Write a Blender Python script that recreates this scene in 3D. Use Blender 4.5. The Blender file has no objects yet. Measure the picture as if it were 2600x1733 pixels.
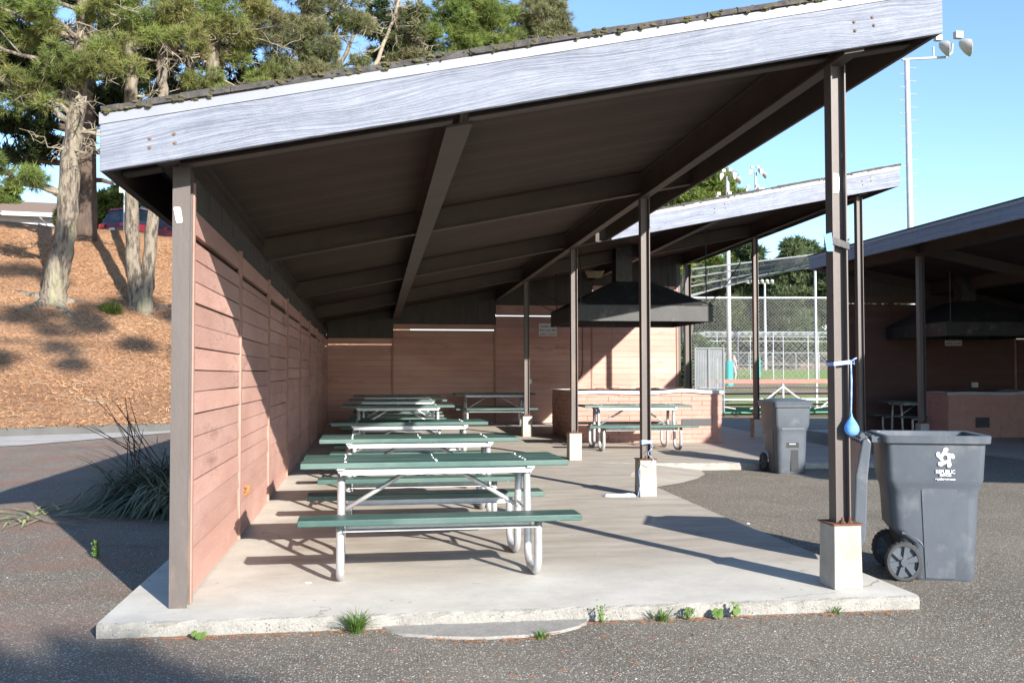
import bpy, math, random
import numpy as np
from mathutils import Vector, Matrix
R = math.radians
rnd = random.Random(7)
S = bpy.context.scene
COL = S.collection

# ------------------------------------------------------------------ helpers
class MB:
    def __init__(s): s.v = []; s.f = []; s.m = []
    def add(s, vs, fs, mi=0):
        o = len(s.v); s.v += [tuple(p) for p in vs]
        s.f += [tuple(i + o for i in f) for f in fs]; s.m += [mi] * len(fs)
    def hexa(s, p, mi=0):   # p: 4 bottom (ccw) + 4 top
        s.add(p, [(3, 2, 1, 0), (4, 5, 6, 7), (0, 1, 5, 4), (1, 2, 6, 5), (2, 3, 7, 6), (3, 0, 4, 7)], mi)
    def box(s, x0, x1, y0, y1, z0, z1, mi=0):
        s.hexa([(x0, y0, z0), (x1, y0, z0), (x1, y1, z0), (x0, y1, z0), (x0, y0, z1), (x1, y0, z1), (x1, y1, z1), (x0, y1, z1)], mi)
    def obox(s, c, size, mat3=None, mi=0):
        hx, hy, hz = [q / 2 for q in size]
        P = [(-hx, -hy, -hz), (hx, -hy, -hz), (hx, hy, -hz), (-hx, hy, -hz), (-hx, -hy, hz), (hx, -hy, hz), (hx, hy, hz), (-hx, hy, hz)]
        c = Vector(c)
        s.hexa([tuple(c + (mat3 @ Vector(q) if mat3 else Vector(q))) for q in P], mi)
    def tube(s, pts, r, n=8, cap=True, mi=0):
        pts = [Vector(p) for p in pts]; rs = r if isinstance(r, (list, tuple)) else [r] * len(pts)
        o = len(s.v); prev = None
        for i, p in enumerate(pts):
            a = pts[max(i - 1, 0)]; b = pts[min(i + 1, len(pts) - 1)]
            d = (b - a)
            if d.length < 1e-9: d = Vector((0, 0, 1))
            d.normalize()
            if prev is None:
                u = d.cross(Vector((0, 0, 1)))
                if u.length < .05: u = d.cross(Vector((1, 0, 0)))
            else:
                u = prev - d * prev.dot(d)
                if u.length < 1e-6: u = d.orthogonal()
            u.normalize(); prev = u; w = d.cross(u)
            for k in range(n):
                t = 2 * math.pi * k / n
                s.v.append(tuple(p + (u * math.cos(t) + w * math.sin(t)) * rs[i]))
        for i in range(len(pts) - 1):
            for k in range(n):
                a = o + i * n + k; b = o + i * n + (k + 1) % n
                s.f.append((a, b, b + n, a + n)); s.m.append(mi)
        if cap:
            s.f.append(tuple(o + k for k in reversed(range(n)))); s.m.append(mi)
            s.f.append(tuple(o + (len(pts) - 1) * n + k for k in range(n))); s.m.append(mi)
    def prism(s, poly, z0, z1, mi=0):
        n = len(poly)
        s.add([(x, y, z0) for x, y in poly] + [(x, y, z1) for x, y in poly],
              [tuple(reversed(range(n))), tuple(range(n, 2 * n))] + [(i, (i + 1) % n, n + (i + 1) % n, n + i) for i in range(n)], mi)
    def sphere(s, c, r, nu=10, nv=7, sc=(1, 1, 1), mi=0, jit=0):
        vs = []; c = Vector(c)
        for j in range(nv + 1):
            ph = math.pi * j / nv
            for i in range(nu):
                t = 2 * math.pi * i / nu; q = 1 + rnd.uniform(-jit, jit)
                vs.append((c.x + r * sc[0] * q * math.sin(ph) * math.cos(t), c.y + r * sc[1] * q * math.sin(ph) * math.sin(t), c.z + r * sc[2] * q * math.cos(ph)))
        fs = []
        for j in range(nv):
            for i in range(nu):
                a = j * nu + i; b = j * nu + (i + 1) % nu
                fs.append((a, b, b + nu, a + nu) if 0 else (a, a + nu, b + nu, b))
        s.add(vs, fs, mi)
    def loft(s, loops, mi=0, cap0=True, cap1=True):
        o = len(s.v); n = len(loops[0])
        for L in loops: s.v += [tuple(p) for p in L]
        for i in range(len(loops) - 1):
            for k in range(n):
                a = o + i * n + k; b = o + i * n + (k + 1) % n
                s.f.append((a, b, b + n, a + n)); s.m.append(mi)
        if cap0: s.f.append(tuple(o + k for k in reversed(range(n)))); s.m.append(mi)
        if cap1: s.f.append(tuple(o + (len(loops) - 1) * n + k for k in range(n))); s.m.append(mi)
    def build(s, name, mat, parent=None, smooth=False, bevel=0, loc=None, rot=None, auto=None):
        me = bpy.data.meshes.new(name); me.from_pydata(s.v, [], s.f)
        mats = mat if isinstance(mat, (list, tuple)) else [mat]
        for q in mats: me.materials.append(q)
        if len(mats) > 1: me.polygons.foreach_set('material_index', s.m)
        me.update()
        o = bpy.data.objects.new(name, me); COL.objects.link(o)
        if parent: o.parent = parent
        if loc: o.location = loc
        if rot: o.rotation_euler = rot
        if smooth: me.polygons.foreach_set('use_smooth', [True] * len(me.polygons))
        if auto is not None:
            me.polygons.foreach_set('use_smooth', [True] * len(me.polygons))
            try: me.set_sharp_from_angle(angle=R(auto))
            except Exception: pass
        if bevel:
            b = o.modifiers.new('bevel', 'BEVEL'); b.width = bevel; b.segments = 2; b.limit_method = 'ANGLE'; b.angle_limit = R(35)
        return o

def npmesh(name, V, F, mat, parent=None, col=None):
    """V (n,3), F (m,k) numpy -> object"""
    me = bpy.data.meshes.new(name); k = F.shape[1]
    me.vertices.add(len(V)); me.vertices.foreach_set('co', V.astype(np.float32).ravel())
    me.loops.add(F.size); me.loops.foreach_set('vertex_index', F.astype(np.int32).ravel())
    me.polygons.add(len(F)); me.polygons.foreach_set('loop_start', np.arange(0, F.size, k, dtype=np.int32))
    me.polygons.foreach_set('loop_total', np.full(len(F), k, dtype=np.int32))
    me.update(calc_edges=True)
    if col is not None:
        at = me.color_attributes.new('tint', 'FLOAT_COLOR', 'POINT')
        c4 = np.concatenate([np.repeat(col[:, None], 3, 1) if col.ndim == 1 else col, np.ones((len(V), 1))], 1)
        at.data.foreach_set('color', c4.astype(np.float32).ravel())
    me.materials.append(mat)
    o = bpy.data.objects.new(name, me); COL.objects.link(o)
    if parent: o.parent = parent
    return o

def tag(o, label=None, cat=None, group=None, kind=None):
    if label: o['label'] = label
    if cat: o['category'] = cat
    if group: o['group'] = group
    if kind: o['kind'] = kind
    return o
def thing(name, label, cat, loc=(0, 0, 0), rz=0, group=None):
    o = bpy.data.objects.new(name, None); COL.objects.link(o); o.empty_display_size = .2
    o.location = loc; o.rotation_euler = (0, 0, rz)
    return tag(o, label, cat, group)
def dup(root, loc, rz=0, label=None, name=None, group=None):
    r = root.copy(); COL.objects.link(r); r.location = loc; r.rotation_euler = (0, 0, rz)
    if label: r['label'] = label
    if group: r['group'] = group
    for ch in list(root.children):
        c = ch.copy(); COL.objects.link(c); c.parent = r
        for g in list(ch.children):
            d = g.copy(); COL.objects.link(d); d.parent = c
    return r

# ------------------------------------------------------------------ materials
def mat(name, c1, c2=None, c3=None, ns=4, detail=8, rough=.75, bump=0, bs=60, metal=0, st=(1, 1, 1), spots=None, spec=.4, vc=False, tr=0, rand=0, bdist=.01, soft=.16, lines=None, dirt=None):
    m = bpy.data.materials.new(name); m.use_nodes = True; nt = m.node_tree; N = nt.nodes; L = nt.links
    b = N['Principled BSDF']; b.inputs['Roughness'].default_value = rough; b.inputs['Metallic'].default_value = metal
    b.inputs['Specular IOR Level'].default_value = spec
    tc = N.new('ShaderNodeTexCoord'); mp = N.new('ShaderNodeMapping'); mp.inputs['Scale'].default_value = st
    L.new(tc.outputs['Object'], mp.inputs['Vector']); vec = mp.outputs['Vector']
    def noise(scale, det=detail, v=vec, ro=.6):
        n = N.new('ShaderNodeTexNoise'); n.inputs['Scale'].default_value = scale; n.inputs['Detail'].default_value = det
        n.inputs['Roughness'].default_value = ro; L.new(v, n.inputs['Vector']); return n.outputs['Fac']
    def ramp(f, a, z, ca=(0, 0, 0, 1), cz=(1, 1, 1, 1)):
        r = N.new('ShaderNodeValToRGB'); r.color_ramp.elements[0].position = a; r.color_ramp.elements[1].position = z
        r.color_ramp.elements[0].color = ca; r.color_ramp.elements[1].color = cz; L.new(f, r.inputs['Fac']); return r.outputs['Color']
    def mix(f, a, c, mode='MIX'):
        x = N.new('ShaderNodeMix'); x.data_type = 'RGBA'; x.blend_type = mode
        if isinstance(f, (int, float)): x.inputs[0].default_value = f
        else: L.new(f, x.inputs[0])
        for i, q in ((6, a), (7, c)):
            if isinstance(q, tuple): x.inputs[i].default_value = q + ((1,) if len(q) == 3 else ())
            else: L.new(q, x.inputs[i])
        return x.outputs[2]
    c = c1 + (1,) if len(c1) == 3 else c1
    col = None
    if c2: col = mix(ramp(noise(ns), .5 - soft, .5 + soft), c1, c2)
    if c3: col = mix(ramp(noise(ns * .31, 5), .48, .64), col, c3)
    if spots:
        for (sc, scale, lo, hi) in spots:
            vo = N.new('ShaderNodeTexVoronoi'); vo.inputs['Scale'].default_value = scale; L.new(vec, vo.inputs['Vector'])
            # random per cell -> only some cells, small radius
            sep = N.new('ShaderNodeSeparateColor'); L.new(vo.outputs['Color'], sep.inputs[0])
            a = N.new('ShaderNodeMath'); a.operation = 'GREATER_THAN'; a.inputs[1].default_value = hi; L.new(sep.outputs[0], a.inputs[0])
            d = N.new('ShaderNodeMath'); d.operation = 'LESS_THAN'; d.inputs[1].default_value = lo; L.new(vo.outputs['Distance'], d.inputs[0])
            e = N.new('ShaderNodeMath'); e.operation = 'MULTIPLY'; L.new(a.outputs[0], e.inputs[0]); L.new(d.outputs[0], e.inputs[1])
            col = mix(e.outputs[0], col if col else c1, sc)
    if lines:   # (axis, pitch, width, colour): narrow grooves
        ax, pitch, wd, lc = lines
        sp = N.new('ShaderNodeSeparateXYZ'); L.new(tc.outputs['Object'], sp.inputs[0])
        q = N.new('ShaderNodeMath'); q.operation = 'DIVIDE'; q.inputs[1].default_value = pitch; L.new(sp.outputs[ax], q.inputs[0])
        q2 = N.new('ShaderNodeMath'); q2.operation = 'FRACT'; L.new(q.outputs[0], q2.inputs[0])
        q3 = N.new('ShaderNodeMath'); q3.operation = 'LESS_THAN'; q3.inputs[1].default_value = wd; L.new(q2.outputs[0], q3.inputs[0])
        fl = N.new('ShaderNodeMath'); fl.operation = 'FLOOR'; L.new(q.outputs[0], fl.inputs[0])
        wn = N.new('ShaderNodeTexWhiteNoise'); wn.noise_dimensions = '1D'; L.new(fl.outputs[0], wn.inputs['W'])
        rr = ramp(wn.outputs['Value'], 0, 1, (.82, .82, .82, 1), (1.15, 1.15, 1.15, 1))
        col = mix(1.0, col if col else c1, rr, 'MULTIPLY')
        col = mix(q3.outputs[0], col, lc)
    if dirt:    # (colour, scale, lo, hi)
        col = mix(ramp(noise(dirt[1], 7, ro=.7), dirt[2], dirt[3]), col if col else c1, dirt[0])
    if vc:
        at = N.new('ShaderNodeAttribute'); at.attribute_name = 'tint'
        col = mix(1.0, col if col else c1, at.outputs['Color'], 'MULTIPLY')
    if rand:
        oi = N.new('ShaderNodeObjectInfo')
        rr = ramp(oi.outputs['Random'], 0, 1, (1 - rand,) * 3 + (1,), (1 + rand,) * 3 + (1,))
        col = mix(1.0, col if col else c1, rr, 'MULTIPLY')
    if col: L.new(col, b.inputs['Base Color'])
    else: b.inputs['Base Color'].default_value = c
    if bump:
        bn = N.new('ShaderNodeBump'); bn.inputs['Strength'].default_value = bump; bn.inputs['Distance'].default_value = bdist
        L.new(noise(bs), bn.inputs['Height']); L.new(bn.outputs[0], b.inputs['Normal'])
    if tr:
        t = N.new('ShaderNodeBsdfTranslucent'); ms = N.new('ShaderNodeMixShader'); ms.inputs[0].default_value = tr
        if col: L.new(col, t.inputs[0])
        else: t.inputs[0].default_value = c
        out = N['Material Output']; L.new(b.outputs[0], ms.inputs[1]); L.new(t.outputs[0], ms.inputs[2]); L.new(ms.outputs[0], out.inputs[0])
    return m

def grain_mat(name, c1, c2, c3, slope=.2, rough=.6, bump=.6):
    """painted rough-sawn timber, grain running along X and following the slope"""
    m = bpy.data.materials.new(name); m.use_nodes = True; nt = m.node_tree; N = nt.nodes; L = nt.links
    b = N['Principled BSDF']; b.inputs['Roughness'].default_value = rough
    tc = N.new('ShaderNodeTexCoord'); mp = N.new('ShaderNodeMapping')
    mp.inputs['Rotation'].default_value = (0, math.atan(slope), 0)
    L.new(tc.outputs['Object'], mp.inputs['Vector'])
    m2 = N.new('ShaderNodeMapping'); m2.inputs['Scale'].default_value = (.55, .8, 1.6); L.new(mp.outputs[0], m2.inputs[0])
    w = N.new('ShaderNodeTexNoise'); w.inputs['Scale'].default_value = 1.6; w.inputs['Detail'].default_value = 2; L.new(m2.outputs[0], w.inputs['Vector'])
    # warp z
    sp = N.new('ShaderNodeSeparateXYZ'); L.new(mp.outputs[0], sp.inputs[0])
    a = N.new('ShaderNodeMath'); a.operation = 'MULTIPLY_ADD'; a.inputs[1].default_value = .20; L.new(w.outputs['Fac'], a.inputs[0]); L.new(sp.outputs[2], a.inputs[2])
    cx = N.new('ShaderNodeCombineXYZ')
    sx = N.new('ShaderNodeMath'); sx.operation = 'MULTIPLY'; sx.inputs[1].default_value = .010; L.new(sp.outputs[0], sx.inputs[0])
    L.new(sx.outputs[0], cx.inputs[0]); L.new(a.outputs[0], cx.inputs[2])
    g = N.new('ShaderNodeTexNoise'); g.inputs['Scale'].default_value = 85; g.inputs['Detail'].default_value = 7; g.inputs['Roughness'].default_value = .65
    L.new(cx.outputs[0], g.inputs['Vector'])
    f = N.new('ShaderNodeTexNoise'); f.inputs['Scale'].default_value = 9; f.inputs['Detail'].default_value = 9; L.new(mp.outputs[0], f.inputs['Vector'])
    r = N.new('ShaderNodeValToRGB'); e = r.color_ramp.elements
    e[0].position = .38; e[0].color = c2 + (1,); e[1].position = .60; e[1].color = c1 + (1,)
    L.new(g.outputs['Fac'], r.inputs['Fac'])
    r2 = N.new('ShaderNodeValToRGB'); e = r2.color_ramp.elements
    e[0].position = .30; e[0].color = (.8, .8, .8, 1); e[1].position = .345; e[1].color = (0, 0, 0, 1); L.new(g.outputs['Fac'], r2.inputs['Fac'])
    x = N.new('ShaderNodeMix'); x.data_type = 'RGBA'; L.new(r2.outputs[0], x.inputs[0]); L.new(r.outputs[0], x.inputs[6]); x.inputs[7].default_value = c3 + (1,)
    x2 = N.new('ShaderNodeMix'); x2.data_type = 'RGBA'; x2.blend_type = 'MULTIPLY'; x2.inputs[0].default_value = .5
    r3 = N.new('ShaderNodeValToRGB'); r3.color_ramp.elements[0].position = .25; r3.color_ramp.elements[0].color = (.7, .72, .78, 1); r3.color_ramp.elements[1].position = .6
    L.new(f.outputs['Fac'], r3.inputs[0]); L.new(x.outputs[2], x2.inputs[6]); L.new(r3.outputs[0], x2.inputs[7])
    L.new(x2.outputs[2], b.inputs['Base Color'])
    bn = N.new('ShaderNodeBump'); bn.inputs['Strength'].default_value = bump; bn.inputs['Distance'].default_value = .006
    ad = N.new('ShaderNodeMath'); ad.operation = 'MULTIPLY_ADD'; ad.inputs[1].default_value = .3; L.new(f.outputs['Fac'], ad.inputs[0]); L.new(g.outputs['Fac'], ad.inputs[2])
    L.new(ad.outputs[0], bn.inputs['Height']); L.new(bn.outputs[0], b.inputs['Normal'])
    return m

M = {}
M['fascia'] = grain_mat('painted_timber', (.265, .29, .35), (.165, .187, .237), (.055, .06, .075), bump=2.4)
M['flash'] = mat('flashing', (.245, .26, .305), (.215, .23, .27), ns=3, rough=.5, bump=.15, bs=30)
M['shingle'] = mat('shingle', (.10, .09, .085), (.04, .04, .042), ns=22, rough=.95, bump=.8, bs=90)
M['moss'] = mat('moss', (.12, .11, .045), (.06, .06, .03), ns=30, rough=1, bump=.6, bs=80)
M['ceil'] = mat('ceiling_boards', (.064, .045, .036), (.046, .033, .027), ns=1.3, rough=.8, lines=(1, .142, .05, (.022, .017, .015)), bump=.2, bs=25, spots=[((.25, .2, .17), 3.0, .012, .75)])
M['steel'] = mat('brown_steel', (.075, .06, .052), (.058, .047, .041), ns=3, rough=.6, bump=.15, bs=60, spots=[((.3, .29, .28), 14, .05, .9)])
M['post'] = mat('post_steel', (.118, .101, .094), (.095, .081, .076), ns=4, st=(1, 1, .25), rough=.5, bump=.2, bs=50, spots=[((.35, .34, .32), 16, .08, .88), ((.06, .05, .045), 21, .1, .9)], dirt=((.24, .17, .13), 1.6, .58, .75))
M['rust'] = mat('rusty_steel', (.17, .075, .04), (.08, .045, .035), ns=20, rough=.9, bump=.5, bs=80)
M['pinkshade'] = mat('shaded_pink_boards', (.13, .07, .062), (.10, .056, .05), ns=3.5, st=(.35, .35, 1.4), rough=.75, bump=.5, bs=45, bdist=.004, vc=True)  # right shelter's boards: interior shade put into a darker copy of the pink
M['boltrust'] = mat('bolt_rust', (.20, .14, .12), (.12, .09, .085), ns=40, rough=.8)
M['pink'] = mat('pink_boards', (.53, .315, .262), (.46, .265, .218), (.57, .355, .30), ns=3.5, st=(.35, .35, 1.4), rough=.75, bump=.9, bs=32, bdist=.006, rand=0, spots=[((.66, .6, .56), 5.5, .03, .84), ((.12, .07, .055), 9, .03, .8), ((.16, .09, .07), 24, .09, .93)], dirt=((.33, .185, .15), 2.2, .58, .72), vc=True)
M['gap'] = mat('dark_gap', (.07, .042, .034), rough=1)
M['trim'] = mat('pink_trim', (.40, .24, .195), (.34, .20, .16), ns=6, rough=.7, bump=.3, bs=50)
M['graywood'] = mat('gray_boards', (.085, .078, .07), (.062, .057, .052), ns=4, rough=.85, st=(1, 1, .3), bump=.4, bs=40)
M['conc'] = None
M['plinth'] = mat('footing_concrete', (.37, .36, .33), (.28, .272, .25), (.41, .40, .37), ns=5, rough=.9, bump=.7, bs=45, bdist=.004, spots=[((.2, .19, .16), 40, .12, .8)], dirt=((.34, .28, .2), 3.5, .56, .7))
M['green'] = mat('green_plank', (.052, .112, .098), (.038, .086, .076), (.08, .135, .12), ns=9, rough=.42, bump=.3, bs=110, bdist=.003, spots=[((.3, .42, .38), 26, .07, .8), ((.5, .55, .52), 9, .03, .85)], st=(.35, 1, 1), rand=.12, dirt=((.11, .165, .148), 2.6, .50, .70))
M['galv'] = mat('galvanized', (.56, .58, .60), (.46, .48, .50), (.62, .64, .66), ns=14, rough=.42, metal=.55, bump=.12, bs=30, spots=[((.24, .2, .17), 22, .1, .88)], dirt=((.30, .27, .25), 4, .56, .72))
M['galvflat'] = mat('galvanized_angle', (.62, .64, .66), (.52, .54, .56), ns=10, rough=.45, metal=.35, spots=[((.2, .2, .2), 12, .05, .86)])
M['bin'] = mat('bin_plastic', (.088, .104, .126), (.076, .09, .111), ns=6, rough=.42, bump=.12, bs=140, spots=[((.26, .28, .31), 11, .05, .85)], dirt=((.145, .155, .168), 3.5, .54, .72))
M['bindark'] = mat('bin_inside', (.02, .022, .026), rough=.6)
M['tyre'] = mat('rubber', (.05, .053, .058), (.035, .037, .04), ns=20, rough=.6)
M['white'] = mat('white_print', (.62, .63, .67), rough=.5)
M['blacksteel'] = mat('black_hood', (.04, .042, .045), (.026, .027, .029), ns=4, rough=.5, bump=.2, bs=20, spots=[((.45, .43, .4), 5, .05, .86), ((.3, .29, .27), 9, .06, .84)], dirt=((.10, .095, .085), 3, .55, .7))
M['brick'] = mat('pink_brick', (.47, .265, .22), (.41, .225, .185), ns=5, rough=.8, bump=.6, bs=30, bdist=.006, spots=[((.66, .58, .53), 6, .05, .84)])
M['signw'] = mat('sign_face', (.82, .83, .82), (.72, .73, .72), ns=6, rough=.5)
M['ink'] = mat('sign_ink', (.06, .06, .065), rough=.6)
M['paper'] = mat('paper', (.85, .85, .84), rough=.8)
M['tape'] = mat('black_tape', (.02, .02, .022), (.05, .05, .05), ns=30, rough=.25)
M['blue'] = mat('blue_plastic', (.12, .28, .75), rough=.3)
M['balloon'] = mat('balloon_rubber', (.12, .42, .9), (.3, .6, .95), ns=8, rough=.25, tr=.35)
M['ribbon'] = mat('white_blue_ribbon', (.55, .72, .95), (.15, .3, .8), ns=25, rough=.3)
M['bag'] = mat('thin_bag', (.75, .82, .9), (.6, .75, .95), ns=12, rough=.4, tr=.3)
M['lampglass'] = mat('lamp_cover', (.45, .38, .22), rough=.4)
M['whitem'] = mat('white_metal', (.44, .45, .475), (.36, .37, .395), ns=3, rough=.45)
M['lampmetal'] = mat('lamp_metal', (.44, .42, .385), (.34, .325, .30), ns=8, rough=.5)
M['teal'] = mat('teal_pad', (.02, .34, .30), (.02, .30, .27), ns=3, rough=.6)
M['wire'] = mat('fence_wire', (.27, .285, .29), rough=.5, metal=.3)
M['redplank'] = mat('red_plank', (.42, .17, .14), (.34, .14, .11), ns=4, rough=.7)
M['brownplank'] = mat('brown_plank', (.07, .045, .038), rough=.8)
M['greenboard'] = mat('green_board', (.10, .25, .17), rough=.8)
M['bark'] = mat('pine_bark', (.215, .18, .14), (.07, .057, .046), (.25, .22, .165), ns=9, st=(1, 1, .3), soft=.07, rough=.95, bump=1.0, bs=12, bdist=.08, dirt=((.27, .28, .15), 1.2, .57, .68))
M['barkdark'] = mat('cypress_bark', (.12, .085, .065), (.06, .045, .038), ns=6, st=(1, 1, .3), rough=.95, bump=1, bs=10, bdist=.05)
M['deadwood'] = mat('dead_branch', (.34, .30, .23), (.22, .19, .14), ns=7, rough=.95)
def foliage(name, a, b, c=None, s=.9): return mat(name, a, b, c, ns=s, detail=4, rough=.7, vc=True, tr=.25, spec=.2)
M['needle'] = foliage('pine_needles', (.19, .24, .06), (.12, .175, .05), (.24, .22, .085))
M['needle2'] = foliage('pine_needles_bright', (.13, .195, .05), (.19, .225, .06))
M['needlegray'] = foliage('pine_needles_greyish', (.165, .185, .085), (.22, .205, .11), (.12, .155, .06))
M['cypress'] = foliage('cypress_leaf', (.028, .05, .022), (.055, .078, .026), s=1.3)
M['farleaf'] = foliage('far_leaf', (.10, .135, .06), (.07, .105, .05), (.14, .15, .08), s=.15)
M['farleaf2'] = foliage('far_leaf_light', (.10, .135, .05), (.075, .11, .045), s=.2)
M['shrub'] = foliage('shrub_leaf', (.16, .19, .04), (.11, .15, .04), s=.6)
M['flax'] = mat('strap_leaf', (.12, .17, .115), (.06, .095, .065), (.22, .23, .16), ns=2.5, rough=.5, vc=True, tr=.15)
M['weed'] = mat('weed_leaf', (.13, .22, .045), (.09, .17, .035), ns=20, rough=.6, tr=.3)
M['litter'] = mat('needle_litter', (.30, .13, .06), (.2, .09, .045), ns=30, rough=1)
M['carred'] = mat('car_paint', (.16, .008, .018), rough=.25, spec=.6)
M['carwhite'] = mat('car_paint_white', (.7, .71, .73), rough=.3)
M['cardark'] = mat('car_paint_dark', (.05, .06, .09), rough=.3)
M['glass'] = mat('dark_glass', (.015, .018, .025), rough=.08, spec=.8)
M['tail'] = mat('tail_lamp', (.55, .03, .03), rough=.2)
M['tire'] = mat('car_tyre', (.02, .02, .02), rough=.8)
M['housew'] = mat('white_wall', (.74, .75, .77), (.68, .69, .71), ns=1, rough=.8)
M['houseroof'] = mat('brown_roof', (.24, .17, .13), (.16, .115, .09), ns=14, rough=.95)
M['wood_o'] = mat('orange_board', (.5, .28, .14), rough=.8)
M['skin'] = mat('skin', (.5, .32, .25), rough=.6)
M['shirt'] = mat('grey_shirt', (.28, .28, .33), rough=.8)
M['trouser'] = mat('grey_trousers', (.32, .30, .29), rough=.8)

# ground materials -----------------------------------------------------------
def ground_mat(name, kind):
    m = bpy.data.materials.new(name); m.use_nodes = True; nt = m.node_tree; N = nt.nodes; L = nt.links
    b = N['Principled BSDF']; b.inputs['Roughness'].default_value = .9; b.inputs['Specular IOR Level'].default_value = .3
    tc = N.new('ShaderNodeTexCoord'); V = tc.outputs['Object']
    def noise(s, d=8, ro=.6, v=V):
        n = N.new('ShaderNodeTexNoise'); n.inputs['Scale'].default_value = s; n.inputs['Detail'].default_value = d; n.inputs['Roughness'].default_value = ro; L.new(v, n.inputs['Vector']); return n.outputs['Fac']
    def ramp(f, a, z, ca=(0, 0, 0), cz=(1, 1, 1)):
        r = N.new('ShaderNodeValToRGB'); r.color_ramp.elements[0].position = a; r.color_ramp.elements[1].position = z
        r.color_ramp.elements[0].color = ca + (1,); r.color_ramp.elements[1].color = cz + (1,); L.new(f, r.inputs[0]); return r.outputs[0]
    def mix(f, a, c, mode='MIX'):
        x = N.new('ShaderNodeMix'); x.data_type = 'RGBA'; x.blend_type = mode
        if isinstance(f, (int, float)): x.inputs[0].default_value = f
        else: L.new(f, x.inputs[0])
        for i, q in ((6, a), (7, c)):
            if isinstance(q, tuple): x.inputs[i].default_value = q + (1,)
            else: L.new(q, x.inputs[i])
        return x.outputs[2]
    def math_(op, a, c=None):
        q = N.new('ShaderNodeMath'); q.operation = op
        for i, z in enumerate((a, c)):
            if z is None: continue
            if isinstance(z, (int, float)): q.inputs[i].default_value = z
            else: L.new(z, q.inputs[i])
        return q.outputs[0]
    def stones(scale, lo, thr):
        vo = N.new('ShaderNodeTexVoronoi'); vo.inputs['Scale'].default_value = scale; L.new(V, vo.inputs['Vector'])
        sep = N.new('ShaderNodeSeparateColor'); L.new(vo.outputs['Color'], sep.inputs[0])
        return math_('MULTIPLY', math_('GREATER_THAN', sep.outputs[0], thr), math_('LESS_THAN', vo.outputs['Distance'], lo)), sep.outputs[1], vo.outputs['Distance']
    sp = N.new('ShaderNodeSeparateXYZ'); L.new(V, sp.inputs[0])
    bn = N.new('ShaderNodeBump')
    if kind == 'asphalt':
        col = mix(ramp(noise(90, 3), .35, .7), (.122, .109, .089), (.222, .2, .166))
        big = ramp(noise(.6, 6, .65), .35, .7, (.78, .76, .74), (1.22, 1.2, 1.16))
        col = mix(1.0, col, big, 'MULTIPLY')
        for sc, lo, th, a, c in ((72, .35, .64, (.32, .295, .255), (.70, .65, .56)), (150, .42, .55, (.21, .19, .16), (.46, .43, .37)), (42, .24, .88, (.45, .42, .38), (.70, .67, .62)), (75, .30, .90, (.03, .028, .025), (.05, .047, .042))):
            f, g, d = stones(sc, lo, th); col = mix(f, col, mix(g, a, c))
        # reddish needle litter patches on the left side
        red = math_('MULTIPLY', ramp(noise(1.1, 9, .7), .42, .62), ramp(math_('ADD', sp.outputs[0], math_('MULTIPLY', noise(.7, 3), 1.5)), -.45, -.75) if 0 else ramp(math_('MULTIPLY', sp.outputs[0], -.12), .02, .35))
        col = mix(math_('MULTIPLY', red, .75), col, mix(ramp(noise(60, 3), .4, .6), (.20, .10, .072), (.31, .175, .13)))
        col = mix(math_('MULTIPLY', ramp(noise(22, 6, .8), .62, .66), .5), col, (.26, .12, .07))
        ck = N.new('ShaderNodeTexVoronoi'); ck.feature = 'DISTANCE_TO_EDGE'; ck.inputs['Scale'].default_value = .55
        wv = N.new('ShaderNodeVectorMath'); wv.operation = 'MULTIPLY_ADD'; nz = N.new('ShaderNodeTexNoise'); nz.inputs['Scale'].default_value = 2.5; nz.inputs['Detail'].default_value = 6; L.new(V, nz.inputs['Vector'])
        L.new(nz.outputs['Color'], wv.inputs[0]); wv.inputs[1].default_value = (.5, .5, 0); L.new(V, wv.inputs[2]); L.new(wv.outputs[0], ck.inputs['Vector'])
        col = mix(math_('MULTIPLY', math_('LESS_THAN', ck.outputs['Distance'], .0022), math_('MULTIPLY', ramp(noise(.4, 3), .55, .62), .6)), col, (.05, .045, .04))
        col = mix(math_('MULTIPLY', ramp(noise(1.3, 5, .6), .62, .70), .35), col, (.05, .048, .046))
        h = noise(110, 4); bn.inputs['Strength'].default_value = .9; bn.inputs['Distance'].default_value = .007
    elif kind == 'concrete':
        n1 = noise(2.2, 10, .7)
        clean = mix(ramp(n1, .35, .65), (.49, .47, .42), (.61, .59, .53))
        sm = N.new('ShaderNodeMapping'); sm.inputs['Scale'].default_value = (.8, 2.4, 1); L.new(V, sm.inputs[0])
        stain = mix(ramp(noise(1.7, 9, .65, sm.outputs[0]), .33, .66), (.32, .285, .24), (.47, .435, .38))
        # foot-worn, stained floor starts about a metre in from the front edge; cleaner beside the wall
        a = math_('ADD', sp.outputs[1], math_('MULTIPLY', noise(1.2, 6), 1.4))
        fy = ramp(math_('MULTIPLY', a, .1), .70, .80)
        wl = ramp(math_('MULTIPLY', math_('ADD', math_('ADD', sp.outputs[0], 1.15), math_('MULTIPLY', noise(3, 6), -.5)), 1.0), .02, .35)
        col = mix(math_('MULTIPLY', fy, wl), clean, stain)
        f, g, d = stones(95, .3, .8); col = mix(math_('MULTIPLY', f, .45), col, (.3, .28, .25))
        col = mix(math_('MULTIPLY', ramp(noise(5, 10, .8), .58, .7), .35), col, (.33, .30, .26))
        ck = N.new('ShaderNodeTexVoronoi'); ck.feature = 'DISTANCE_TO_EDGE'; ck.inputs['Scale'].default_value = .42
        wv = N.new('ShaderNodeVectorMath'); wv.operation = 'MULTIPLY_ADD'; nz = N.new('ShaderNodeTexNoise'); nz.inputs['Scale'].default_value = 3; nz.inputs['Detail'].default_value = 7; L.new(V, nz.inputs['Vector'])
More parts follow.
